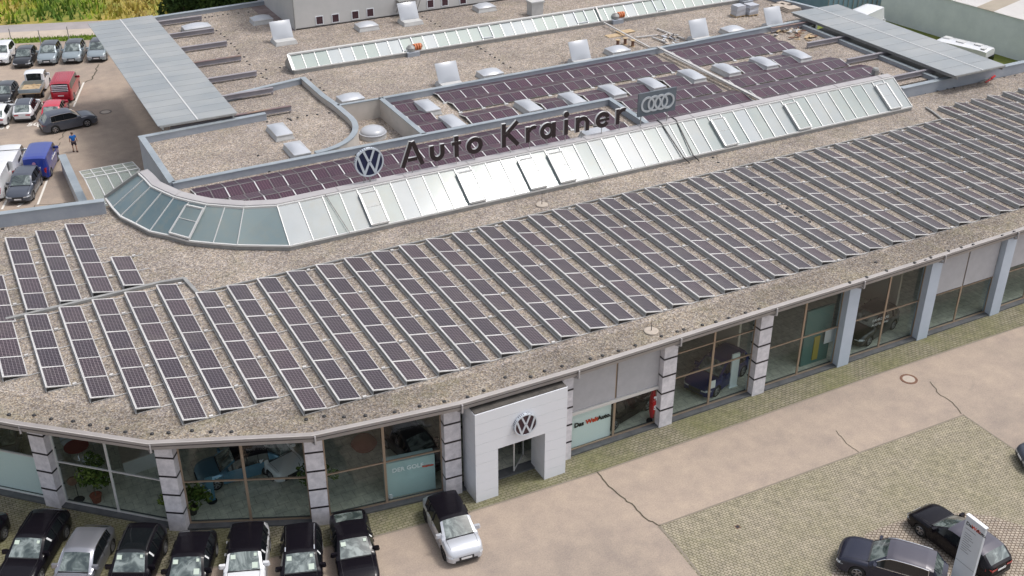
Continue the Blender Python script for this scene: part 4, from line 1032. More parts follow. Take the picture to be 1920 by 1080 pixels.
b = MB(); b.box(18.5, 77, 0, 18.7, 106, 6.3); b.build('wall', PLAST, bld)
# the tall rear block with small square windows
tb = [at(553, 57, ZU), at(766, 30, ZU), at(936, 3, ZU)]
p0, p1 = Vector(tb[0]), Vector((tb[2][0]+6, tb[0][1]-.2)); yb = p0.y
b = MB(); b.box(p0.x, yb, ZU-.1, 62, yb+18, 15); rb_ = b.build('upper_storey', PLAST, bld)
b = MB(); b.box(p0.x-.02, yb-.05, ZU, 62, yb-.0, ZU+.12); b.build('base_flashing', DARKF, rb_)
for px, py in [(599, 38), (629, 34), (666, 28), (694, 23.5), (807, 7), (834, 3.5), (868, 0)]:
    X, Z = on_y(px, py, yb); b = MB(); b.box(X-.30, yb-.02, Z-.34, X+.30, yb+.02, Z+.34, 0)
    b.box(X-.36, yb-.04, Z-.40, X-.30, yb+.01, Z+.40, 1); b.box(X+.30, yb-.04, Z-.40, X+.36, yb+.01, Z+.40, 1); b.box(X-.30, yb-.04, Z-.40, X+.30, yb+.01, Z-.34, 1); b.box(X-.30, yb-.04, Z+.34, X+.30, yb+.01, Z+.40, 1)
    b.build('small_window', [mat('window_plum', (.06, .03, .04), .15) if 'window_plum' not in MATS else MATS['window_plum'], WHITE], rb_)
X, Z = on_y(765, 8, yb); b = MB()
for k in range(5): b.bar((X-1.2, yb-.05-k*.0, Z+.2*k), (X+.9, yb-.05, Z+.2*k), .05, .05)
b.bar((X-1.2, yb-.9, Z+.6), (X-1.2, yb, Z-.6), .05); b.bar((X+.9, yb-.9, Z+.6), (X+.9, yb, Z-.6), .05); b.box(X-1.2, yb-.9, Z+.55, X+.9, yb, Z+.6); b.build('bracket_shelf', ALUD, rb_)
b = MB(); b.cyl((p0.x+.02, yb-.1, 0), .06, .06, ZU, 14, 8); b.build('downpipe', ALUD, rb_)
# dark flashing strip beside the tall block
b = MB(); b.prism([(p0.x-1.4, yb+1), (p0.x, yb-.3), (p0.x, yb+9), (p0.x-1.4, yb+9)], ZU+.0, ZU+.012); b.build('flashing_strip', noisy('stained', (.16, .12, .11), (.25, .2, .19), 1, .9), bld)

# ---------------- rear skylight
bs = MB(); ya, yb2, za, zb_ = 85.3, 86.45, 6.95, 7.9
xs_ = [25.3+i*1.06 for i in range(45)]
for x in xs_: bs.bar((x, ya, za+.02), (x, yb2, zb_+.02), .05, .06)
bs.bar((xs_[0], ya, za), (xs_[-1], ya, za), .1, .1); bs.bar((xs_[0], yb2, zb_+.03), (xs_[-1], yb2, zb_+.03), .30, .12, 0)
bs.face([(xs_[0], ya, ZU-.1), (xs_[-1], ya, ZU-.1), (xs_[-1], ya, za), (xs_[0], ya, za)], 1)
bs.face([(xs_[0], ya, ZU-.1), (xs_[0], ya, za), (xs_[0], yb2, zb_), (xs_[0], yb2+1.2, za), (xs_[0], yb2+1.2, ZU-.1)], 1)
bs.face([(xs_[0], yb2, zb_), (xs_[-1], yb2, zb_), (xs_[-1], yb2+1.2, za), (xs_[0], yb2+1.2, za)], 1)
bs.bar((xs_[0]-.03, ya, za+.02), (xs_[0]-.03, yb2, zb_+.02), .22, .12)
bso = bs.build('skylight', [LIGHTF, ALUD], bld, fix=False)
for i in range(len(xs_)-1):
    b = MB(); b.face([(xs_[i], ya, za), (xs_[i+1], ya, za), (xs_[i+1], yb2, zb_), (xs_[i], yb2, zb_)]); b.build('pane', BPANE[1 if rr.random() < .22 else 0], bso, fix=False)
    if i in (9, 16, 25, 33):
        b = MB(); z = .06; P_ = [(xs_[i], ya+.1, za+.1+z), (xs_[i+1], ya+.1, za+.1+z), (xs_[i+1], yb2-.1, zb_-.08+z), (xs_[i], yb2-.1, zb_-.08+z)]
        for p_, q_ in zip(P_, P_[1:]+P_[:1]): b.bar(p_, q_, .07, .07)
        b.build('opening_light', WHITE, bso)

# ---------------- dome skylights
def dome(cx, cy, sx, sy, z, rise=.26, open_=False):
    b = MB(); b.prism([(cx-sx/2-.1, cy-sy/2-.1), (cx+sx/2+.1, cy-sy/2-.1), (cx+sx/2+.1, cy+sy/2+.1), (cx-sx/2-.1, cy+sy/2+.1)], z-.02, z+.06, 0)
    k = len(b.v); b.v += [(cx-sx/2-.08, cy-sy/2-.08, z+.06), (cx+sx/2+.08, cy-sy/2-.08, z+.06), (cx+sx/2+.08, cy+sy/2+.08, z+.06), (cx-sx/2-.08, cy+sy/2+.08, z+.06), (cx-sx/2, cy-sy/2, z+.34), (cx+sx/2, cy-sy/2, z+.34), (cx+sx/2, cy+sy/2, z+.34), (cx-sx/2, cy+sy/2, z+.34)]
    for q in ((0, 1, 5, 4), (1, 2, 6, 5), (2, 3, 7, 6), (3, 0, 4, 7), (4, 5, 6, 7)): b.f.append(tuple(k+i for i in q)); b.m.append(0)
    o = b.build('dome_skylight', CURB, bld)
    def shell(fn):
        b = MB(); nx, ny = 10, 10; idx = {}
        for i in range(nx+1):
            for j in range(ny+1):
                u, v_ = i/nx*2-1, j/ny*2-1; h = rise*(1-abs(u)**2.6)*(1-abs(v_)**2.6)
                idx[i, j] = len(b.v); b.v.append(fn(u*sx/2*1.04, v_*sy/2*1.04, h))
        for i in range(nx):
            for j in range(ny): b.f.append((idx[i, j], idx[i+1, j], idx[i+1, j+1], idx[i, j+1])); b.m.append(0)
        # lip
        ed = [(-1, -1), (1, -1), (1, 1), (-1, 1)]
        for (a, c) in zip(ed, ed[1:]+ed[:1]):
            p_ = [fn(a[0]*sx/2*1.04, a[1]*sy/2*1.04, 0), fn(c[0]*sx/2*1.04, c[1]*sy/2*1.04, 0), fn(c[0]*sx/2*1.04, c[1]*sy/2*1.04, -.07), fn(a[0]*sx/2*1.04, a[1]*sy/2*1.04, -.07)]; b.face(p_, 1)
        return b
    if open_:
        th = R(62); yh = cy+sy/2
        def fn(x, y, h): yy = y-sy/2; return (cx+x, yh+yy*math.cos(th)+h*-math.sin(th)*-1*-1, z+.4-yy*math.sin(th)+h*math.cos(th))
        def fn(x, y, h):
            t_ = (y+sy/2); return (cx+x, cy+.1+t_*math.cos(th)-h*math.sin(th), z+.38+t_*math.sin(th)+h*math.cos(th)*.9)
    else:
        def fn(x, y, h): return (cx+x, cy+y, z+.42+h)
    shell(fn).build('dome', [DOME, LIGHTF], o, smooth=True)
    return o
for px, py in [(801, 194), (848, 223), (991, 194), (1073, 180), (1148, 165), (1222, 152), (1297, 136), (1362, 125), (1432, 112), (1495, 98)]:
    x, y = at(px, py+2, ZU+.45); dome(x, y, 1.12, 2.3, ZU)
x, y = at(1120, 247, ZL+.45); dome(x, y, 1.9, 1.5, ZL)
for px, py in [(524, 240), (557, 275)]: x, y = at(px, py, ZU+.45); dome(x, y, 1.15, 2.3, ZU-.05)
for px, py in [(657, 180), (919, 133), (1158, 90), (1374, 52), (687, 44), (908, 9), (368, 47), (490, 32)]: x, y = at(px, py+1, ZU+.45); dome(x, y, 1.75 if px > 380 or px == 490 else 2.3, 1.35, ZU)
for px, py in [(841, 153), (1088, 111), (1311, 69), (1450, 45), (767, 36), (530, 72)]: x, y = at(px, py, ZU+.3); dome(x, y-.3, 1.75, 1.5, ZU, .14, True)
# round dome
rx, ry = at(699, 245, 6.0); b = MB(); b.lathe((rx, ry, 5.5), [(1.0, 0), (.95, .35), (.97, .36)], 36); ro = b.build('round_skylight', CURB, bld, smooth=True)
b = MB(); b.lathe((rx, ry, 5.86), [(1.0, 0), (1.0, .05)]+[(.93*math.cos(a), .07+.42*math.sin(a)) for a in [k/9*math.pi/2 for k in range(10)]], 36); b.build('dome', DOME, ro, smooth=True)
# vents on the roofs
for (px, py, r_, h_) in [(1004, 57, .22, .85)]:
    x, y = at(px, py+4, ZU); b = MB(); b.lathe((x, y, ZU), [(r_*1.2, 0), (r_, .1), (r_, h_*.6), (r_*1.3, h_*.62), (r_*1.1, h_*.9), (r_*.5, h_), (.01, h_)], 14); b.build('vent_pipe', ALUD, bld, smooth=True)
x, y = at(1003, 27, ZU); b = MB(); b.box(x-.6, y-.5, ZU, x+.6, y+.5, ZU+1.2); b.box(x-.7, y-.6, ZU+1.2, x+.7, y+.6, ZU+1.34); b.build('chimney', [CURB], bld)
x, y = at(1443, 145-2, ZU); 
b = MB(); x, y = at(1640, 142, ZU); b.box(x-.2, y-.2, ZU, x+.2, y+.2, ZU+.5); b.cyl((x, y, ZU+.5), .28, .2, 0, .15, 12); b.build('vent_pipe', ALUD, bld)

# ---------------- side canopies: steel beams with glass plates
def canopy(label, x0, x1, y0, y1, z, n, beams, bx0, bx1, bm_, xm):
    t = thing('glass_canopy', label, 'canopy', ((x0+x1)/2, y0, 0))
    for i in range(n):
        a, c = lerp(y0, y1, i/n), lerp(y0, y1, (i+1)/n)
        for (u0, u1) in ((x0, xm-.05), (xm+.05, x1)):
            b = MB(); b.box(u0, a+.03, z, u1, c-.0, z+.05); b.build('glass_plate', CAN[(i+(u0 == x0)) % 2], t)
    b = MB(); b.box(xm-.05, y0, z-.05, xm+.05, y1, z+.08); b.build('centre_bar', LIGHTF, t)
    b = MB()
    for i in range(n+1): y = lerp(y0, y1, i/n); b.box(x0+.1, y-.03, z-.1, x1-.1, y+.025, z+.02)
    b.bar((x0+.3, y0, z-.2), (x0+.3, y1, z-.2), .12, .18); b.bar((x1-.3, y0, z-.2), (x1-.3, y1, z-.2), .12, .18); b.build('purlin', ALUD, t)
    for k, y in enumerate(beams):
        b = MB(); b.box(bx0, y-.03, z-.62, bx1, y+.03, z-.34, 0); b.box(bx0, y-.13, z-.34, bx1, y+.13, z-.30, 1); b.box(bx0, y-.13, z-.66, bx1, y+.13, z-.62, 0)
        b.build('steel_beam', [BEAMG, BEAMR if (k in bm_) else BEAMG], t)
        xe = bx1-.12 if bx1 > x1 else bx0+.12
        b = MB(); b.bar((xe, y, ZU), (xe, y, z-.66), .1); b.build('beam_foot', BEAMG, t)
    return t
cl = canopy('long glass canopy on steel beams over the left edge of the roof', 12.73, 18.35, 76.95, 104.3, 7.4, 22, [77.5, 81.85, 86.2, 90.55, 94.9, 99.1, 103.35], 13.6, 22.5, {0, 3}, 15.5)
for k in range(3):
    b = MB(); x = 16.6+k*.5; b.bar((x, 77.3, 5.0), (x+.35, 77.3, 6.8), .06); b.bar((x+.35, 77.3, 5.0), (x, 77.3, 6.8), .06); b.build('brace', LIGHTF, cl)
cr_ = canopy('glass canopy over the right roof edge beside the motorhome', 70.2, 75.8, 58.8, 78.4, 7.4, 12, [61.7, 66.6, 71.5, 76.3], 66.3, 75.2, {3}, 73.2)
b = MB(); b.box(70.05, 60.4, 5.2, 70.15, 77.0, 5.4); 
# inner ledge under the right canopy
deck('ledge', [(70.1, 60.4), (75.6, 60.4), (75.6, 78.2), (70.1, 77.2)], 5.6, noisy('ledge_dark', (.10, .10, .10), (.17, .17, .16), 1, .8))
# glass porch roof, lower left
gp = thing('glass_porch', 'low glazed porch roof between the retaining wall and the dome block', 'canopy', (9.9, 75, 0))
A_, B2, C_, D_ = at(148, 313, 3.5), at(268, 292, 3.5), at(300, 362, 3.5), at(172, 388, 3.5)
A_ = (7.55, 81.95); B2 = (11.25, 81.95)
gx0, gx1, gy0, gy1, gy2 = 7.5, 11.3, 81.95, 79.2, 74.0
for i in range(5):
    xa_, xb_ = lerp(gx0, gx1, i/5), lerp(gx0, gx1, (i+1)/5)
    for (ya_, yb_, z0_, z1_) in ((gy0, (gy0+gy1)/2, 3.1, 3.35), ((gy0+gy1)/2, gy1, 3.35, 3.6), (gy1, gy2, 3.6, 3.6)):
        b = MB(); b.face([(xa_+.04, ya_, z0_), (xb_-.04, ya_, z0_), (xb_-.04, yb_, z1_), (xa_+.04, yb_, z1_)]); b.build('glass_plate', ROOFG, gp, fix=False)
b = MB()
for i in range(6): x = lerp(gx0, gx1, i/5); b.bar((x, gy0, 3.12), (x, gy1, 3.62), .07, .07); b.bar((x, gy1, 3.62), (x, gy2, 3.62), .07, .07)
b.bar((gx0, gy1, 3.65), (gx1, gy1, 3.65), .12, .1); b.bar((gx0, (gy0+gy1)/2, 3.38), (gx1, (gy0+gy1)/2, 3.38), .06, .05); b.bar((gx0, gy0, 3.1), (gx1, gy0, 3.1), .08); b.bar((gx0, gy2+.2, 3.65), (gx1, gy2+.2, 3.65), .1)
b.build('frame', LIGHTF, gp)
# retaining wall with rail
b = MB(); b.prism([(7.0, 90.1), (7.35, 90.1), (7.35, 72.5), (7.0, 72.5)], 0, 1.35, 0); b.prism([(6.92, 90.15), (7.5, 90.15), (7.5, 72.5), (6.92, 72.5)], 1.352, 1.42, 1)
rw_ = b.build('retaining_wall', [PLAST, CAPM]); tag(rw_, 'grey low wall with metal cap beside the porch and the parked cars', 'wall')

# ================================================================ ROOFTOP SIGNS
YS = 60.45
sg = thing('rooftop_lettering', 'dark raised letters standing in a line on the skylight ridge', 'sign', (32, YS, ZS1+.1))
DEP = .16
def stroke(b, p, q, wd, k=0.0):
    P_, Q = Vector(p), Vector(q); d = (Q-P_).normalized(); n = Vector((-d.y, d.x))*wd/2
    pts = [P_-n, Q-n, Q+n, P_+n]; y0, y1 = YS-k, YS+DEP-k
    F = [(a[0], y0, a[1]) for a in pts]; G = [(a[0], y1, a[1]) for a in pts]; b.face(F); b.face(G[::-1], 0)
    for i in range(4): j = (i+1) % 4; b.face([F[i], F[j], G[j], G[i]], 1)
def arc(b, c, ro_, ri_, a0, a1, k=0.0, n=28, sx=1.0):
    y0, y1 = YS-k, YS+DEP-k; n = max(4, int(n*abs(a1-a0)/360))
    for i in range(n):
        t0, t1 = R(lerp(a0, a1, i/n)), R(lerp(a0, a1, (i+1)/n))
        o0, o1 = (c[0]+ro_*math.cos(t0)*sx, c[1]+ro_*math.sin(t0)), (c[0]+ro_*math.cos(t1)*sx, c[1]+ro_*math.sin(t1))
        i0, i1 = (c[0]+ri_*math.cos(t0)*sx, c[1]+ri_*math.sin(t0)), (c[0]+ri_*math.cos(t1)*sx, c[1]+ri_*math.sin(t1))
        b.face([(o0[0], y0, o0[1]), (o1[0], y0, o1[1]), (i1[0], y0, i1[1]), (i0[0], y0, i0[1])]); b.face([(i0[0], y1, i0[1]), (i1[0], y1, i1[1]), (o1[0], y1, o1[1]), (o0[0], y1, o0[1])])
        b.face([(o0[0], y1, o0[1]), (o1[0], y1, o1[1]), (o1[0], y0, o1[1]), (o0[0], y0, o0[1])], 1); b.face([(i0[0], y0, i0[1]), (i1[0], y0, i1[1]), (i1[0], y1, i1[1]), (i0[0], y1, i0[1])], 1)
# cap height, x height measured on the sign plane
LH, XH, TW = 1.62, 1.08, .30
def span(x0, x1, py): a = on_y(x0, py, YS)[0]; c = on_y(x1, py, YS)[0]; return a, c
def letter(ch, xa, xb, base):
    b = MB(); w_ = xb-xa; z = base; r = XH/2; ri = r-TW*.92; cx = (xa+xb)/2
    if ch == 'A':
        stroke(b, (xa+TW*.5, z), (cx-.04, z+LH), TW*.95); stroke(b, (xb-TW*.5, z), (cx+.04, z+LH), TW*.95, .004); stroke(b, (xa+.5, z+LH*.28), (xb-.5, z+LH*.28), TW*.8, .008)
    elif ch == 'u':
        rr_ = w_/2; stroke(b, (xa+TW/2, z+rr_), (xa+TW/2, z+XH), TW); stroke(b, (xb-TW/2, z+rr_), (xb-TW/2, z+XH), TW, .004); arc(b, (cx, z+rr_), rr_, rr_-TW, 180, 360, .008)
    elif ch == 't':
        stroke(b, (cx, z), (cx, z+LH*.88), TW); stroke(b, (xa, z+XH-.14), (xb, z+XH-.14), .24, .006)
    elif ch == 'o': arc(b, (cx, z+r), r+.03, ri, 0, 360, 0, 36, w_/XH*.97)
    elif ch == 'K':
        stroke(b, (xa+TW/2, z), (xa+TW/2, z+LH), TW); stroke(b, (xa+TW*.7, z+LH*.47), (xb-.18, z+LH), TW*.95, .004); stroke(b, (xa+TW*1.2, z+LH*.58), (xb-.14, z), TW*.98, .008)
    elif ch == 'r':
        stroke(b, (xa+TW/2, z), (xa+TW/2, z+XH), TW); arc(b, (xa+TW*.55+.42, z+XH-.46), .5, .5-TW*.9, 62, 165, .006)
    elif ch == 'a':
        arc(b, (cx-.06, z+r), r+.03, ri, 0, 360, 0, 36, (w_-.1)/XH*.95); stroke(b, (xb-TW/2, z), (xb-TW/2, z+XH), TW, .006)
    elif ch == 'i':
        stroke(b, (cx, z), (cx, z+XH), TW); arc(b, (cx, z+XH+.34), .21, .001, 0, 360)
    elif ch == 'n':
        rr_ = w_/2; stroke(b, (xa+TW/2, z), (xa+TW/2, z+XH), TW); arc(b, (cx, z+XH-rr_), rr_, rr_-TW, 0, 180, .008); stroke(b, (xb-TW/2, z), (xb-TW/2, z+XH-rr_), TW, .004)
    elif ch == 'e':
        arc(b, (cx, z+r), r+.03, ri, 15, 330, 0, 36, w_/XH*.97); stroke(b, (xa+.12, z+r), (xb-.02, z+r), TW*.62, .006)
    o = b.build('letter', [LETTER, LIGHTF], sg, fix=False)
    b = MB(); b.bar((cx, YS+.1, base), (cx, YS+.1, ZS1+.1), .035); b.build('support', ALUD, sg)
base0, base1 = on_y(750, 318, YS)[1], on_y(1155, 232, YS)[1]
BZ = (base0+base1)/2
for ch, x0, x1, py in [('A', 750, 796, 290), ('u', 806, 834, 290), ('t', 847.5, 865, 285), ('o', 875, 905, 275), ('K', 941, 975, 250), ('r', 986, 1003, 255), ('a', 1013, 1042, 245), ('i', 1056, 1067, 240), ('n', 1079.5, 1105, 232), ('e', 1117.5, 1143, 225), ('r', 1155, 1172, 220)]:
    xa_, xb_ = span(x0, x1, py); letter(ch, xa_, xb_, BZ)
X, Z = on_y(692.5, 304.5, YS); X2 = on_y(719.5, 304.5, YS)[0]
lg = thing('round_rooftop_emblem', 'round navy rooftop emblem left of the dark letters', 'sign', (X, YS, ZS1+.1))
vw(X, Z, X2-X, YS, lg, NAVY, LOGOW, .18)
b = MB(); b.bar((X, YS+.1, Z-.5), (X, YS+.1, ZS1+.1), .08); b.bar((X-.4, YS+.1, Z-.7), (X-.4, YS+.1, ZS1+.1), .03); b.bar((X+.4, YS+.1, Z-.7), (X+.4, YS+.1, ZS1+.1), .03); b.build('support', ALUD, lg)
xa_, za_ = on_y(1197, 199, YS); xb_, zb2 = on_y(1267, 190, YS); zt0 = on_y(1197, 177, YS)[1]; zb0 = on_y(1197, 220, YS)[1]
rg = thing('ring_sign', 'slate rooftop panel with four interlocked silver rings', 'sign', ((xa_+xb_)/2, YS, ZS1+.1))
b = MB(); b.box(xa_, YS, zb0, xb_, YS+.12, zt0); b.build('panel', SLATE, rg)
zc = (zb0+zt0)/2-.02; rw2 = (xb_-xa_)*.148; 
for k in range(4):
    cx = lerp(xa_, xb_, .24+k*.175); b = MB(); b.lathe((cx, YS-.05, zc), [(rw2*1.22, .05), (rw2*1.22, -.02-.004*k), (rw2*.92, -.02-.004*k), (rw2*.92, .05)], 40, axis='y'); b.build('ring', mat('ring_silver%d' % k, (.62, .66, .70), .3, .5), rg)
b = MB(); b.bar((xa_+.3, YS+.06, zb0), (xa_+.3, YS+.06, ZS1), .05); b.bar((xb_-.6, YS+.06, zb0), (xb_-.6, YS+.06, ZS1), .05); b.build('support', ALUD, rg)
# cable duct climbing over the skylight
ct = thing('cable_tray', 'long metal cable duct running across the rear roofs and over the skylight', 'cable duct', (54.3, 76, ZU))
b = MB()
b.bar((54.25, 84.9, ZU+.35), (54.25, 76.4, ZU+.12), .14, .08); b.bar((54.3, 76.4, ZU+.5), (54.3, 61.4, ZU+.34), .26, .1); b.bar((54.62, 75.9, ZU+.1), (54.62, 61.6, ZU+.1), .1, .08); b.bar((54.3, 76.4, ZU+.5), (54.25, 77.6, ZU+.1), .26, .1)
b.bar((54.2, 85.2, za+.1), (54.2, 86.4, zb_+.15), .16, .08); b.build('duct', ALU, ct)
hc = thing('hanging_cables', 'pair of dark cables hanging over the skylight panes', 'cable', (46, 58, ZS1))
for (pa, pb) in (((1253, 240), (1290, 300)), ((1279, 233), (1308, 296))):
    x0_, y0_ = at(*pa, ZS1+.1); x1_, y1_ = at(*pb, ZS0+.1); b = MB(); b.bar((x0_, 60.2, ZS1+.12), (x1_, 57.6, ZS0+.08), .06); b.bar((x1_, 57.6, ZS0+.08), (x1_+.3, 57.3, ZF+.05), .06); b.bar((x0_, 60.2, ZS1+.14), (x0_, 60.8, ZS1+.2), .06); b.build('cable', BLACKP, hc)
b = MB(); x0_, _ = at(607, 372, ZS1); b.bar((x0_+.2, 60.1, ZS1+.1), (at(660, 443, ZS0)[0], 57.6, ZS0+.08), .03); tag(b.build('loose_cable', DARKF), 'thin cable slanting over the skylight right of the curved end', 'cable')

# ================================================================ SOLAR ROWS
def panel_mesh(name, wx, wy, fr, cells, framem):
    b = MB(); h = .035
    b.face([(fr, fr, h), (wx-fr, fr, h), (wx-fr, wy-fr, h), (fr, wy-fr, h)], 0, [(0, 0), (1, 0), (1, 1), (0, 1)])
    for (x0, y0, x1, y1) in ((0, 0, wx, fr), (0, wy-fr, wx, wy), (0, fr, fr, wy-fr), (wx-fr, fr, wx, wy-fr)): b.box(x0, y0, 0, x1, y1, h+.008, 1)
    o = b.build(name, [cells, framem], fix=False); me = o.data; bpy.data.objects.remove(o); return me
PITCHY, PWX = 1.872, 1.02
pm = panel_mesh('solar_panel', 1.07, PITCHY-.03, .035, PVF, ALU)
XK = [(-3, 1.13-3*1.714), (0, 1.12), (12, 21.55), (24, 42.15), (31, 54.75), (37, 65.05), (46, 80.6)]
TILT = math.atan2(.215, PWX)
def solar_row(x, ytop, n, label, grp):
    t = thing('solar_row', label, 'solar panels', (x, ytop-n*PITCHY, ZF), 0, grp, local=True)
    for i in range(n):
        o = bpy.data.objects.new('solar_panel', pm); col.objects.link(o); o.parent = t
        o.location = (0, i*PITCHY+.015, .275); o.rotation_euler = (random.uniform(-.004, .004), TILT+random.uniform(-.012, .012), 0)
    b = MB(); ln = n*PITCHY
    b.face([(-.03, 0, .03), (-.03, ln, .03), (0, ln, .27), (0, 0, .27)], 4)          # rear sheet
    b.bar((-.02, 0, .285), (-.02, ln, .285), .05, .05, 2); b.bar((-.06, 0, .05), (-.06, ln, .05), .05, .05, 0); b.bar((-.05, 0, .16), (-.05, ln, .16), .02, .02, 1); b.bar((1.05, 0, .04), (1.05, ln, .04), .05, .05, 0)
    for i in range(n+1):
        y = i*PITCHY; y = min(max(y, .03), ln-.03)
        b.bar((0, y, .295), (1.04, y, .075), .085, .04, 2); b.bar((0, y, .03), (1.72, y, .03), .05, .04, 0)
        if (i*7+int(x*3)) % 3 == 0: b.box(1.15, y-.06, .03, 1.33, y+.06, .13, 2)
    b.face([(0, .02, .02), (.9, .02, .02), (0, .02, .25)], 3)  # black face across the open wedge end, painting the shaded gap under the panels
    b.build('rack', [ALU, ALUD, RACKW, BLACKP, SHEETM], t, fix=False)
    return t
G3 = 'solar rows on the front gravel roof'
kk = 0; topA, topB, topC = 56.75, 54.92, 56.9
for k in range(-2, 46):
    x = interp(k, XK)
    if k < 5: n = {-3: 1, -2: 2, -1: 3, 0: 4, 1: 5, 2: 6, 3: 7, 4: 7}[k]; yt = topA
    elif k < 38: n = 6 if k == 5 else 7; yt = topB
    else: n = 8; yt = topC
    solar_row(x, yt, n, 'tilted row of %s solar panels, %s from the left in the long front array' % (['', 'one', 'two', 'three', 'four', 'five', 'six', 'seven', 'eight'][n], ordinal(k+2)), G3)
for i, (x, yt, n) in enumerate([(-2.15, 62.2, 2), (-.45, 62.3, 3), (1.28, 66.6, 5), (3.0, 66.7, 5), (4.7, 66.85, 5), (6.35, 61.25, 2)]):
    solar_row(x, yt, n, 'tilted row of %s solar panels, %s from the left in the small upper array' % (['', '', 'two', 'three', 'four', 'five'][n], ORD[i]), 'solar rows of the small upper left array')
# conduits on the gravel
def conduit(name, pts, r, m_, label):
    b = MB()
    for p, q in zip(pts, pts[1:]): b.bar(p, q, r, r*.8)
    return tag(b.build(name, m_), label, 'conduit')
conduit('roof_conduit', [(-5, 56.95, ZF+.1), (8.2, 57.25, ZF+.1), (9.5, 57.1, ZF+.1), (9.75, 55.2, ZF+.08)], .2, ALUD, 'grey cable channel between the two left solar arrays')
conduit('roof_conduit', [(9.8, 55.15, ZF+.1), (65.3, 55.15, ZF+.1)], .1, ALUD, 'long thin conduit along the back ends of the front solar rows')
conduit('roof_conduit', [(66.1, 57.5, ZF+.1), (65.9, 56.6, ZF+.1), (65.4, 55.2, ZF+.1)], .14, ALUD, 'short conduit from the skylight end to the solar rows')

# east-west solar tents on the rear roofs
PXW = .95; pmb = panel_mesh('solar_panel', PXW-.03, 1.18, .014, PVB, ALUD)
def tent(xa, xb, yr, z, label, grp, north=True, hs=1.12, hgt_=.20):
    """ridge at yr, south slope towards -y and north slope towards +y"""
    n = max(1, round((xb-xa)/PXW)); t = thing('solar_tent', label, 'solar panels', (xa, yr, z), 0, grp, local=True)
    th = math.atan2(hgt_, hs)
    for i in range(n):
        o = bpy.data.objects.new('solar_panel', pmb); col.objects.link(o); o.parent = t; o.location = (i*PXW, -hs-.04, .06); o.rotation_euler = (th, 0, 0)
        if north: o = bpy.data.objects.new('solar_panel', pmb); col.objects.link(o); o.parent = t; o.location = (i*PXW, .02, .06+hgt_+.02); o.rotation_euler = (-th, 0, 0)
    b = MB()
    for i in range(0, n+1, 2): b.bar((i*PXW-.015, -hs-.08, .07), (i*PXW-.015, 0, .07+hgt_+.02), .07, .06); b.bar((i*PXW-.015, 0, .07+hgt_+.02), (i*PXW-.015, hs, .08), .06, .05); b.box(i*PXW-.15, -hs-.3, .0, i*PXW+.15, -hs-.1, .07)
    b.build('rack', LIGHTF, t)
G4 = 'low solar panel bands on the rear roofs'
tn = [(33.3, 53.7, 75.15, 'long purple solar band along the rear parapet, left of the cable duct'), (55.0, 65.0, 75.3, 'purple solar band along the rear parapet, right of the cable duct'),
      (33.5, 53.7, 72.85, 'second purple solar band from the rear parapet, left of the duct'), (55.0, 65.3, 73.0, 'second purple solar band from the rear parapet, right of the duct'),
      (29.4, 31.2, 74.5, 'two-panel solar block in the corner beside the cream wall, rearmost'), (29.4, 31.2, 72.0, 'two-panel solar block beside the cream wall, middle one'), (29.4, 31.2, 69.9, 'two-panel solar block beside the cream wall, front one'),
      (33.2, 37.2, 69.95, 'four-panel solar block between the first two domes of the front dome row'), (39.3, 41.1, 69.75, 'two-panel solar block between the second and third dome in the long dome row'),
      (43.0, 44.8, 69.75, 'two-panel solar block between the third and fourth dome in the long dome row'), (46.6, 48.4, 69.75, 'two-panel solar block between the fourth and fifth dome in the long dome row'),
      (50.3, 52.1, 69.75, 'two-panel solar block between the fifth dome and the cable duct'), (57.5, 59.3, 69.8, 'two-panel solar block right of the dome beside the cable duct'), (61.2, 63.0, 69.8, 'two-panel solar block between the last two domes on the right'),
      (44.9, 53.8, 67.35, 'solar band directly above the ring sign, left of the duct'), (54.9, 66.3, 67.4, 'solar band right of the duct, third band from the rear'),
      (44.7, 53.8, 64.75, 'solar band behind the ring sign, left of the duct'), (54.9, 66.9, 64.8, 'solar band right of the duct behind the skylight'),
      (44.5, 53.8, 62.35, 'dark solar band hugging the skylight lid left of the duct'), (54.9, 66.5, 62.35, 'dark solar band hugging the skylight lid right of the duct')]
for xa_, xb_, yr, lb in tn: tent(xa_, xb_, yr, ZU-.02, lb, G4)
for xa_, xb_, yr, lb in [(12.5, 43.2, 66.1, 'upper of the long solar bands behind the dark letters'), (14.3, 38.0, 63.75, 'middle long solar band behind the dark letters'), (40.9, 42.8, 63.75, 'short solar block right of the flat dome behind the letters'), (18.0, 37.2, 61.75, 'lowest long solar band behind the dark letters')]:
    tent(xa_, xb_, yr, ZL-.06, lb, G4)

# black conductor holders
hm = MB(); hm.lathe((0, 0, 0), [(.10, 0), (.09, .05), (.04, .07), (.001, .07)], 8); ho_ = hm.build('conductor_holder', BLACKP); hmesh = ho_.data; bpy.data.objects.remove(ho_)
def holders(pts, z, label, jit=.06):
    for (px, py) in pts:
        x, y = at(px, py, z); o = bpy.data.objects.new('conductor_holder', hmesh); col.objects.link(o); o.location = (x, y, z-.005); o.scale = (1.0, 1.0, rr.uniform(.8, 1.2))
        tag(o, label, 'conductor holder', label)
holders([(17, 778), (64, 779), (96, 786), (137, 790), (169, 797), (201, 804), (235, 810), (285, 814), (316, 812), (360, 808), (396, 810), (434, 810), (574, 787), (608, 781), (645, 782), (685, 780), (740, 773), (787, 762), (833, 753), (877, 745), (907, 733)], ZF, 'small black holder on the gravel near the gutter')
holders([(947, 708), (995, 707), (1021, 696), (1054, 687), (1107, 673), (1130, 667), (1160, 658), (1191, 648), (1240, 631), (1270, 622), (1282, 618), (1317, 610), (1342, 604), (1367, 597), (1398, 587), (1423, 579)], ZF, 'small black holder on the gravel by the gutter above the windows')
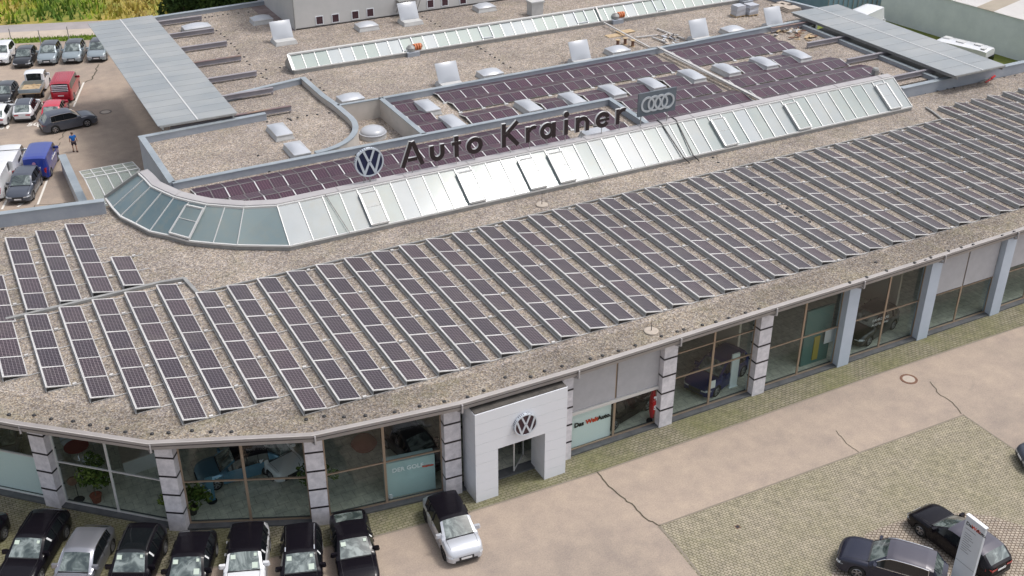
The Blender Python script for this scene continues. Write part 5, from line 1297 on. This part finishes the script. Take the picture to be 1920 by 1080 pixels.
holders([(1593, 530), (1625, 520), (1642, 492), (1662, 508), (1715, 493), (1736, 489), (1745, 483), (1778, 471), (1802, 464), (1825, 459), (1880, 442), (1902, 435)], ZF, 'small black holder on the gravel near the right gutter')
holders([(5, 430), (49, 418), (91, 408), (129, 399), (152, 394)], ZF, 'small black holder at the foot of the left parapet')
holders([(1380, 325), (1389, 331), (1407, 345), (1411, 348), (1424, 358), (1438, 367), (1459, 380), (1465, 383), (1476, 391), (1491, 399), (1502, 407), (1518, 416), (1337, 296), (1347, 305)], ZF, 'small black holder in the gap between two solar rows')
holders([(1718, 177), (1734, 175), (1758, 171), (1789, 165), (1776, 167), (1855, 150), (1883, 145), (1903, 142)], ZF, 'small black holder along the right parapet foot')
holders([(385, 33), (392, 32), (398, 31), (408, 30), (418, 28), (427, 27), (447, 25), (466, 23), (406, 58), (414, 64), (421, 69), (427, 75), (433, 82), (440, 88), (445, 94), (448, 100), (458, 107), (463, 115), (468, 121), (490, 139-1), (499, 131), (525, 127), (542, 126), (493, 145), (500, 148)], ZU, 'small black holder in the dotted line on the rear gravel roof')
holders([(583, 150), (792, 32), (800, 36), (808, 40), (816, 45), (825, 50), (838, 57), (896, 88), (902, 92), (910, 97), (919, 103), (928, 108), (936, 113), (944, 119), (957, 127), (607, 170), (600, 165)], ZU, 'small black holder in the slanting line on the rear gravel')
holders([(501, 229), (540, 223), (558, 221), (576, 217), (595, 215), (617, 212), (544, 224), (546, 226)], ZU-.05, 'small black holder on the gravel of the dome block')
holders([(484, 292), (505, 322), (535, 313), (568, 308), (634, 296), (668, 291), (757, 271), (788, 264), (824, 257), (853, 253), (910, 241), (1058, 213), (1076, 207), (1105, 202)], ZL-.06, 'small black holder in the channel behind the letters')
# spindle masts
def mast(px, py, h, label):
    x, y = at(px, py, ZF); t = thing('antenna_mast', label, 'mast', (x, y, ZF)); b = MB(); b.lathe((x, y, ZF), [(.38, 0), (.38, .07), (.34, .09), (.001, .09)], 24); b.build('base', CONC, t)
    b = MB(); b.cyl((x, y, ZF+.09), .025, .012, 0, h, 8); b.build('rod', DARKF, t)
mast(1221, 622, .5, 'lightning rod on a round concrete foot near the gutter')
mast(1016, 385, .8, 'thin rod on a round foot in front of the glaring skylight panes')

# ---------------- loose things on the rear roof
def at3(px, py, z): x, y = at(px, py, z); return (x, y, z)
# yellow/brown boards
b = MB(); x, y, z = at3(1160, 65, ZU); b.box(x-1.3, y-.5, z, x+.4, y+.3, z+.05); b.box(x+.1, y-.1, z+.055, x+1.7, y+.7, z+.1); tag(b.build('plywood_boards', WOOD), 'two thin wooden boards lying by the cable duct', 'boards')
for i, (px, py) in enumerate([(1158, 83), (1172, 80), (1186, 84)]):
    x, y, z = at3(px, py+3, ZU); b = MB(); b.cyl((x, y, z), .22, .22, 0, .04, 14, 0); b.cyl((x, y, z), .13, .13, .04, .52, 14, 1); b.cyl((x, y, z), .22, .22, .52, .56, 14, 0)
    tag(b.build('cable_drum', [WOOD, RUST]), 'brown cable drum near the duct, %s of three' % ['left', 'middle', 'right'][i], 'cable drum', 'cable drums standing by the duct')
def wrapped(px, py, label, sx=1.0):
    x, y, z = at3(px, py, ZU); t = thing('wrapped_pallet', label, 'pallet', (x, y, z)); b = MB()
    for k in range(3): b.box(x-sx/2+k*sx*.42, y-.5, z, x-sx/2+k*sx*.42+.12, y+.5, z+.1)
    b.box(x-sx/2, y-.5, z+.1, x+sx/2, y+.5, z+.14); b.build('pallet', WOOD, t)
    b = MB(); r2 = random.Random(int(px)); n = 6
    base = [(x-sx/2, y-.45), (x+sx/2, y-.45), (x+sx/2, y+.45), (x-sx/2, y+.45)]; prev = None; k0 = len(b.v)
    for j in range(5):
        for (bx, by) in base:
            for q in range(3): pass
            b.v.append((bx+r2.uniform(-.06, .06), by+r2.uniform(-.06, .06), z+.15+j*.22))
    for j in range(4):
        for i in range(4): q = (i+1) % 4; b.f.append((j*4+i, j*4+q, j*4+4+q, j*4+4+i)); b.m.append(0)
    b.f.append((16, 17, 18, 19)); b.m.append(0); b.build('wrapped_load', WRAP, t)
wrapped(1383, 30, 'plastic-wrapped pallet of tiles, left of two'); wrapped(1407, 28, 'plastic-wrapped pallet of tiles, right of two, beside the open dome')
for i, (px, py) in enumerate([(1462, 16), (1484, 20), (1472, 11)]):
    x, y, z = at3(px, py, ZU); b = MB()
    for k in range(3): b.box(x-.9+.1*k, y-.5, z+k*.12, x+.8-.08*k, y+.5, z+.1+k*.12)
    tag(b.build('board_stack', CONC), 'stack of pale boards at the rear roof corner, %s' % ['left', 'right', 'back'][i]+' one', 'boards', 'stacks of pale boards at the roof corner')
r3 = random.Random(9)
def debris(name, px0, py0, px1, py1, n, label, mats_):
    b = MB()
    for i in range(n):
        x, y, z = at3(r3.uniform(px0, px1), r3.uniform(py0, py1), ZU); a = r3.uniform(0, 6.28); l_ = r3.uniform(.15, .6)
        b.bar((x, y, z+.05+i*.004), (x+math.cos(a)*l_, y+math.sin(a)*l_, z+.08+i*.004+r3.uniform(0, .1)), r3.uniform(.08, .3), .06, i % len(mats_))
    tag(b.build(name, mats_), label, 'debris')
debris('offcut_heap', 1240, 68, 1275, 85, 34, 'heap of white offcuts and film beside the open dome', [LIGHTF, WRAP, DARKF, CONC])
debris('offcut_heap', 1456, 55, 1500, 66, 30, 'heap of brown and white offcuts under the right canopy beam', [WOOD, LIGHTF, CONC, RUST])
debris('slat_pile', 1485, 66, 1530, 77, 16, 'loose dark slats lying at the right end of the rear roof', [RUST, WOOD])
for i, (pa, pb) in enumerate([((1232, 54), (1283, 73)), ((1223, 70), (1265, 85)), ((1192, 70), (1233, 66))]):
    b = MB(); b.bar(at3(*pa, ZU+.12), at3(*pb, ZU+.12), .14, .1); tag(b.build('metal_profile', ALU), ['upper loose metal profile slanting towards the open dome', 'lower loose metal profile beside the offcut heap', 'loose metal profile lying across by the cable duct'][i], 'metal profile')
for i, (px, py) in enumerate([(773, 103), (1155, 42), (1398, 6)]):
    x, y, z = at3(px, py, ZU); t = thing('roof_fan', ['roof fan with orange hoses in front of the rear skylight, left one', 'roof fan with orange hoses right of the duct bend', 'small roof fan at the far top edge'][i], 'roof fan', (x, y, z))
    b = MB(); b.box(x-.6, y-.5, z, x+.5, y+.5, z+.35); b.build('base', GREY, t); b = MB(); b.lathe((x-.1, y, z+.35), [(.35, 0), (.38, .3), (.2, .5), (.001, .52)], 14); b.build('hood', ALUD, t, smooth=True)
    if i < 2:
        for k in range(3):
            b = MB(); b.lathe((x+.25+k*.22, y, z+.62), [(.26, 0), (.31, .06), (.26, .12)], 14, axis='y'); b.cyl((x+.2+k*.22, y, z+.62), .26, .26, 0, .14, 14, axis='x'); b.build('hose_coil', ORANGE, t)
b = MB(); x, y, z = at3(1632, 158-3, ZU); x, y, z = at3(1855, 152, ZF); b.bar((x-1.2, y-.1, z+.1), (x+.3, y+.3, z+.12), .08); b.bar((x-.8, y-.3, z+.13), (x+.5, y+.1, z+.16), .06, .06, 1); b.bar((x+.2, y, z+.2), (x+.8, y+.2, z+.25), .12, .1, 1)
tag(b.build('left_tool', [ALUD, REDB]), 'red and grey tool left on the gravel by the right parapet', 'tool')
# weeds on gravel
for i, (px, py) in enumerate([(1684, 366), (1853, 392), (1808, 368), (1700, 345), (1698, 315)]):
    x, y = at(px, py, ZF); b = MB(); r2 = random.Random(i)
    for k in range(34): a = r2.uniform(0, 6.28); q = r2.uniform(.1, .35); b.face([(x-.015, y, ZF), (x+.02, y+.01, ZF), (x+math.cos(a)*q, y+math.sin(a)*q, ZF+r2.uniform(.15, .5))])
    tag(b.build('weed_tuft', noisy('weed%d' % i, (.2, .18, .05), (.3, .27, .08), 3, .9), fix=False), 'tuft of dry weed between solar rows, %s' % ['left and lowest', 'rightmost and largest', 'upper of the right pair', 'small middle one', 'highest one'][i], 'weed', 'weeds between the solar rows')

# ================================================================ SHOWROOM CONTENT
zf = .06
def ip(px, py, z=zf): return at(px, py, z)
def show(px, py, z, h, pt, style, label, **kw):
    x, y = at(px, py, z); y = max(y, 41.9 if abs(math.sin(h)) < .6 else 43.2); return car('showroom_car', label, 'car', (x, y, zf), h, pt, style, plate=False, **kw)
show(445, 862, .9, R(178), P_LBLUE, 'hatch', 'steel blue car with black roof inside the showroom behind the first tall windows', roof=P_BLACK)
show(505, 832, 1.2, R(-75), P_WHITE, 'hatch', 'white framed car rear inside the showroom right of the steel blue car', roof=P_BLACK)
show(775, 825, 1.0, R(-80), P_DRK, 'hatch', 'black car inside the showroom above the pale display box')
show(1180, 765, 1.0, R(15), P_BLACK, 'suv', 'black suv inside the showroom behind the grey blinds')
show(1345, 690, .9, R(200), mat('paint_deepblue', (.004, .010, .09), .3, 0, .4, .3), 'suv', 'dark blue suv inside the showroom between the banded pillars')
show(1660, 620, .9, R(195), P_DRK, 'suv', 'dark car inside the right showroom between the plain pillars')
show(5, 815, 1.0, R(-100), P_GREY, 'hatch', 'grey car inside the showroom at the far left window')
def table(px, py, label):
    x, y = ip(px, py); t = thing('round_table', label, 'table', (x, y, zf)); b = MB(); b.cyl((x, y, zf), .62, .62, .72, .76, 24); b.build('tabletop', mat('table_red', (.25, .06, .05), .4), t)
    b = MB(); b.cyl((x, y, zf), .05, .05, .03, .72, 10); b.cyl((x, y, zf), .3, .28, 0, .03, 16); b.build('leg', CHROME, t); return x, y
def chair(x, y, rz, label, m_):
    t = thing('chair', label, 'chair', (x, y, zf), rz, 'chairs around the showroom table', local=True); b = MB(); b.prism([(-.25, -.25), (.25, -.25), (.28, .22), (-.28, .22)], .42, .5); b.build('seat', m_, t)
    b = MB()
    for k in range(5): a0, a1 = R(200+k*28), R(228+k*28); b.face([(.3*math.cos(a0), -.05+.3*math.sin(a0), .5), (.3*math.cos(a1), -.05+.3*math.sin(a1), .5), (.33*math.cos(a1), -.05+.33*math.sin(a1), .85), (.33*math.cos(a0), -.05+.33*math.sin(a0), .85)])
    b.build('backrest', m_, t, fix=False)
    for sx in (-.2, .2):
        for sy in (-.2, .2): b = MB(); b.bar((sx, sy, 0), (sx*.9, sy*.9, .42), .03); b.build('leg', CHROME, t)
tx, ty2 = table(148, 858, 'round table with dark red top in the left showroom')
for i, a in enumerate((30, 110, 190, 290)): chair(tx+math.cos(R(a))*1.0, ty2+math.sin(R(a))*1.0, R(a+90), 'white shell chair at the showroom table, %s' % ['right side', 'back side', 'left side', 'front side'][i], WHITE if i % 2 else LIGHTF)
def pot_plant(px, py, h, label, seed, pm_):
    x, y = ip(px, py); t = thing('potted_plant', label, 'plant', (x, y, zf)); b = MB(); b.lathe((x, y, zf), [(.001, 0), (.2, 0), (.28, .38), (.3, .42), (.25, .42), (.24, .36), (.001, .36)], 18); b.build('pot', pm_, t, smooth=True)
    r2 = random.Random(seed); b = MB(); foliage(b, (x, y, zf+h*.68), .75, .75, h*.42, 900, .12, r2); b.build('foliage', LEAFM, t, fix=False)
    b = MB(); b.bar((x, y, zf+.3), (x, y, zf+h*.7), .05); b.bar((x, y, zf+.8), (x+.2, y+.1, zf+h*.75), .03); b.build('stem', BARK, t)
pot_plant(182, 940, 2.3, 'bushy plant in terracotta pot behind the left showroom window', 1, TERRA)
pot_plant(362, 962, 1.7, 'leafy plant in dark pot beside the second banded pillar', 2, BLACKP)
pot_plant(596, 925, 1.9, 'leafy plant half hidden behind the third banded pillar', 3, BLACKP)
x, y = ip(140, 945); y += .25; x += .25; t = thing('pedestal_fan', 'small pedestal fan standing left of the terracotta plant', 'fan', (x, y, zf)); b = MB(); b.cyl((x, y, zf), .28, .25, 0, .04, 20); b.build('base', BLACKP, t); b = MB(); b.cyl((x, y, zf), .02, .02, .04, 1.1, 8); b.build('pole', BLACKP, t)
b = MB(); b.lathe((x-.1, y, zf+1.2), [(.001, .06), (.24, .06), (.26, 0), (.24, -.06), (.001, -.06)], 20, axis='y'); b.build('fan_cage', RUST, t)
x, y = ip(272, 870); b = MB(); b.prism([(x-1.1, y-.6), (x+1.1, y-.4), (x+1.0, y+1.1), (x-1.0, y+.9)], zf, .95, 0); b.prism([(x-1.15, y-.65), (x+1.15, y-.45), (x+1.05, y+1.15), (x-1.05, y+.95)], .95, 1.0, 1); tag(b.build('reception_counter', [LIGHTF, CONC]), 'pale block-shaped counter inside the left showroom', 'counter')
x, y = ip(398, 940); t = thing('info_stand', 'blue-grey upright info stand in front of the steel blue car', 'stand', (x, y, zf)); b = MB(); b.prism([(x-.18, y-.03), (x+.18, y-.03), (x+.18, y+.03), (x-.18, y+.03)], .1, 1.6); b.build('panel', mat('stand_blue', (.08, .2, .28), .3), t)
b = MB(); b.cyl((x, y, zf), .25, .25, 0, .05, 16); b.build('base', BLACKP, t); textobj('ID.3', .2, .004, LTXT, t, (x, y-.036, .7), (R(90), R(-90), 0), .004)
b = MB(); b.lathe((*ip(683, 838), zf), [(.001, 0), (.55, 0), (.7, .25), (.5, .55), (.2, .7), (.001, .72)], 18); tag(b.build('bean_bag', TERRA, smooth=True), 'brown beanbag inside the showroom left of the black car', 'beanbag')
x, y = ip(736, 940); y += .25; b = MB(); b.lathe((x, y, zf), [(.001, 0), (.12, .05), (.14, .15), (.08, .27), (.001, .3)], 14, mi=0); tag(b.build('ball_lamp', WHITE, smooth=True), 'small white ball lamp on the floor left of the display box', 'lamp')
# panels behind the far-left windows
A3, B3 = gl_line[1], gl_line[2]
p_, q_ = Vector(on_seg(A3, B3, .30)), Vector(on_seg(A3, B3, .93)); d = (q_-p_).normalized(); n = Vector((-d.y, d.x)); b = MB(); b.prism([tuple(p_+n*.15), tuple(q_+n*.15), tuple(q_+n*.2), tuple(p_+n*.2)], .12, 2.4); tag(b.build('window_screen', TEAL), 'pale teal screen behind the far left window', 'screen')
# red inflatable banner, teal posts, white sheet
x, y = ip(1222, 790); t = thing('red_banner', 'red oval banner stand with white marks right of the lettered panel', 'banner', (x, y, zf)); b = MB(); b.lathe((x, y, zf), [(.001, .25), (.12, .3), (.2, .7), (.22, 1.2), (.2, 1.75), (.12, 2.1), (.001, 2.15)], 16); b.build('banner', REDB, t, smooth=True)
b = MB(); b.cyl((x, y, zf), .3, .3, 0, .05, 16); b.cyl((x, y, zf), .03, .03, .05, .3, 8); b.build('base', BLACKP, t); textobj('%', .38, .004, LTXT, t, (x-.02, y-.235, zf+1.55), (R(90), 0, 0), .02); textobj('S', .36, .004, LTXT, t, (x-.02, y-.235, zf+.95), (R(90), 0, 0), .02)
for i, (px, py, wd, ht, lb) in enumerate([(1190, 757, .35, 2.4, 'slim pale teal post behind the grey blinds bay'), (1398, 745, .5, 2.3, 'pale teal upright panel left of the banded pillar')]):
    x, y = ip(px, py); y = max(y, 41.0); b = MB(); b.box(x-wd/2, y, zf, x+wd/2, y+.1, ht); b.box(x-wd/2-.05, y-.05, zf, x+wd/2+.05, y+.15, zf+.04); tag(b.build('display_post', TEAL), lb, 'display')
x, y = ip(1535, 690); t = thing('display_wall', 'teal and yellow display wall inside the showroom right of the banded pillars', 'display', (x, y, zf)); b = MB(); b.box(x-.9, y+.6, zf, x+1.1, y+.75, 3.8); b.build('wall_panel', mat('deep_teal', (.07, .16, .15), .5), t); b = MB(); b.box(x-.1, y+.55, .3, x+.3, y+.6, 1.9); b.build('yellow_stripe', mat('yellow', (.35, .28, .05), .6), t)
b = MB(); b.box(x+.5, 40.62, 1.35, x+1.75, 40.64, 2.25); b.build('white_sheet', WHITE, t)
x, y = ip(1690, 640); 
nt_ = thing('window_notice', 'white lettering notice in the dark window between plain pillars', 'sign', (45.9, 40.45, 1.6)); textobj('FAHRZEUG', .26, .003, LTXT, nt_, (46.2, 40.47, 1.9), (R(90), 0, 0), .0); textobj('AUSSTELLUNG', .2, .003, LTXT, nt_, (46.2, 40.47, 1.6), (R(90), 0, 0), .0)
b = MB(); b.box(33.75, 40.44, .95, 34.15, 40.46, 1.45); tag(b.build('window_notice', PLATE), 'small white square notice on the pane with the dark blue suv', 'sign')

# ================================================================ HALL, TOP RIGHT
hA, hB = Vector(at(1647, 35)), Vector(at(1920, 118)); hd_ = (hB-hA).normalized(); hB2 = hA+hd_*60; hn = Vector((-hd_.y, hd_.x)); 
if hn.x < 0: hn = -hn
hall = thing('grey_green_hall', 'grey-green industrial hall with striped corrugated roof at top right', 'building', (hA.x, hA.y, 0))
HH = 4.1; q = [hA, hB2, hB2+hn*30, hA+hn*30]
b = MB(); b.prism([tuple(v_) for v_ in q], 0, HH); b.build('wall', noisy('hall_green', (.60, .65, .66), (.68, .73, .73), .6, .8), hall)
def rp(s, t_): v_ = hA+hd_*s+hn*t_; return v_
b = MB(); zr0, zr1 = HH+.05, HH+1.6; n = 60; cell = 1.0
for i in range(n):
    for (j0, j1, za2, zb3) in ((-.15, 13, zr0, zr1),):
        a, c = rp(i*cell, j0), rp((i+1)*cell-.0, j0); e, g = rp((i+1)*cell, j1), rp(i*cell, j1)
        mi = 1 if i % 6 in (0, 1) else 0
        for k in range(4):
            s0, s1 = i+k/4, i+(k+1)/4-.06; p1_, p2_, p3_, p4_ = rp(s0, j0), rp(s1, j0), rp(s1, j1), rp(s0, j1)
            b.face([(*p1_, za2+.04), (*p2_, za2+.04), (*p3_, zb3+.04), (*p4_, zb3+.04)], mi)
        b.face([(*a, za2), (*c, za2), (*e, zb3), (*g, zb3)], mi)
b.build('roof', [STEEL, noisy('translucent_sheet', (.40, .35, .28), (.46, .40, .32), .5, .7)], hall, fix=False)
far = rp(0, 13.2); fb_ = thing('far_hall', 'pale corrugated metal building behind the striped roof', 'building', (far.x, far.y, 0))
b = MB(); A, B5 = rp(-6, 13.2), rp(50, 13.2); b.prism([tuple(A), tuple(B5), tuple(B5+hn*15), tuple(A+hn*15)], 0, 11); b.build('wall', noisy('far_metal', (.42, .46, .50), (.5, .53, .56), .8, .6), fb_)
b = MB()
for k in range(80): p = rp(-6+k*.7, 13.12); b.bar((*p, 3), (*p, 11), .05)
b.build('wall_rib', ALUD, fb_)
p = rp(21, 13.1); b = MB(); b.prism([tuple(rp(20, 13.05)), tuple(rp(22.5, 13.05)), tuple(rp(22.5, 13.15)), tuple(rp(20, 13.15))], 6.6, 8.3); b.build('window', CGLASS2, fb_)
# structures left of hall
x, y = at(1590, 5, 1); b = MB(); b.box(x-3, y, 0, x+9, y+6, 3.4, 0); b.box(x-3.1, y-.1, 3.4, x+9.1, y+6.1, 3.55, 1)
for k in range(16): b.box(x-3+k*.75, y-.06, .1, x-2.92+k*.75, y, 3.4, 1)
tag(b.build('blue_container_shed', [noisy('shed_blue', (.16, .26, .34), (.22, .32, .40), .8, .6), ALUD]), 'blue-grey ribbed shed behind the white motorhome roof', 'shed')
# grass beside the hall
gq = [tuple(at(*p)) for p in [(1480, -10), (1640, 30), (1800, 80), (1960, 135), (1960, 160), (1850, 140), (1700, 60), (1500, 20)]]
sheet('lawn', [(76, 62), (130, 40), (130, 75), (97.2, 72), (95.1, 92), (92, 118), (70, 125), (84.2, 100), (76.5, 79)], .03, noisy('lawn_green', (.10, .13, .02), (.17, .19, .04), .9, .95))
for i, px in enumerate([(1505, 6), (1530, 2)]): p = at(*px); bush((p[0], p[1]+2), 2.2, 2.0, 2.6, 1500, .22, ['green bush behind the right canopy tip, left one', 'green bush behind the right canopy tip, right one'][i], LEAFM, 'bushes behind the right canopy', seed=40+i)

# ================================================================ PERSON
def skin_obj(name, pts, edges, radii, m_, parent, sub=2):
    me = bpy.data.meshes.new(name); me.from_pydata(pts, edges, []); o = bpy.data.objects.new(name, me); col.objects.link(o); o.parent = parent
    md = o.modifiers.new('skin', 'SKIN'); md.use_smooth_shade = True
    for i, r_ in enumerate(radii): me.skin_vertices[0].data[i].radius = (r_[0], r_[1]) if isinstance(r_, tuple) else (r_, r_)
    me.skin_vertices[0].data[0].use_root = True
    s = o.modifiers.new('sub', 'SUBSURF'); s.levels = sub; s.render_levels = sub; me.materials.append(m_); return o
px_, py_ = at(141.5, 285); per = thing('person', 'person in blue t-shirt and dark shorts walking away across the back car park', 'person', (px_, py_, 0), R(8), local=True)
def mkskin(o_pts, edges, radii):
    me = bpy.data.meshes.new('x'); return me
def skin2(name, pts, edges, radii, m_, parent):
    me = bpy.data.meshes.new(name); me.from_pydata(pts, edges, []); o = bpy.data.objects.new(name, me); col.objects.link(o); o.parent = parent
    o.modifiers.new('skin', 'SKIN').use_smooth_shade = True
    if not me.skin_vertices:
        bpy.context.view_layer.objects.active = o; bpy.ops.mesh.customdata_skin_add()
    for i, r_ in enumerate(radii): me.skin_vertices[0].data[i].radius = r_ if isinstance(r_, tuple) else (r_, r_)
    me.skin_vertices[0].data[0].use_root = True
    s = o.modifiers.new('sub', 'SUBSURF'); s.levels = 2; s.render_levels = 2; me.materials.append(m_); return o
# y is forward (away), x right
pts = [(0, 0, .95), (0, 0, 1.15), (0, .01, 1.38), (0, .01, 1.50), (0, .02, 1.60), (0, .02, 1.72),
       (.19, 0, 1.42), (.27, -.04, 1.16), (.32, .06, .92), (.33, .10, .83),
       (-.19, 0, 1.42), (-.25, .03, 1.16), (-.26, .12, .94), (-.26, .16, .86),
       (.10, 0, .88), (.12, -.06, .50), (.13, -.12, .10), (.14, .04, .04),
       (-.10, 0, .88), (-.11, .08, .50), (-.10, .10, .10), (-.10, .26, .04)]
ed = [(0, 1), (1, 2), (2, 3), (3, 4), (4, 5), (2, 6), (6, 7), (7, 8), (8, 9), (2, 10), (10, 11), (11, 12), (12, 13), (0, 14), (14, 15), (15, 16), (16, 17), (0, 18), (18, 19), (19, 20), (20, 21)]
rad = [(.15, .11), (.14, .10), (.17, .11), .055, .085, .07, .06, .045, .035, .03, .06, .045, .035, .03, .085, .055, .04, .04, .085, .055, .04, .04]
body = skin2('body', pts, ed, rad, SKIN, per)
for sgn, hx, hy, hz_ in ((1, .33, .10, .80), (-1, -.26, .16, .83)):
    for k in range(4): pass
skin2('shirt', [(0, 0, .93), (0, 0, 1.15), (0, .01, 1.38), (0, .01, 1.47), (.19, 0, 1.42), (.25, -.03, 1.24), (-.19, 0, 1.42), (-.235, .02, 1.24)], [(0, 1), (1, 2), (2, 3), (2, 4), (4, 5), (2, 6), (6, 7)], [(.175, .135), (.165, .125), (.20, .135), .08, .085, .07, .085, .07], BLUE, per)
skin2('shorts', [(0, 0, .96), (.10, 0, .88), (.12, -.05, .58), (-.10, 0, .88), (-.11, .06, .58)], [(0, 1), (1, 2), (0, 3), (3, 4)], [(.17, .13), .11, .095, .11, .095], SHORTS, per)
b = MB(); b.lathe((0, .01, 1.62), [(.098, .0), (.104, .05), (.09, .11), (.05, .145), (.001, .15)], 14); b.build('hair', HAIR, per, smooth=True)
for sgn, y0_, z0_ in ((.14, -.12, 0), (-.10, .10, 0)):
    b = MB(); b.prism([(sgn-.05, y0_-.06), (sgn+.05, y0_-.06), (sgn+.055, y0_+.14), (sgn, y0_+.22), (sgn-.055, y0_+.14)], 0, .09); b.build('shoe', SHOE, per)

for o in list(bpy.data.objects):
    if '_o' in o.keys(): del o['_o']
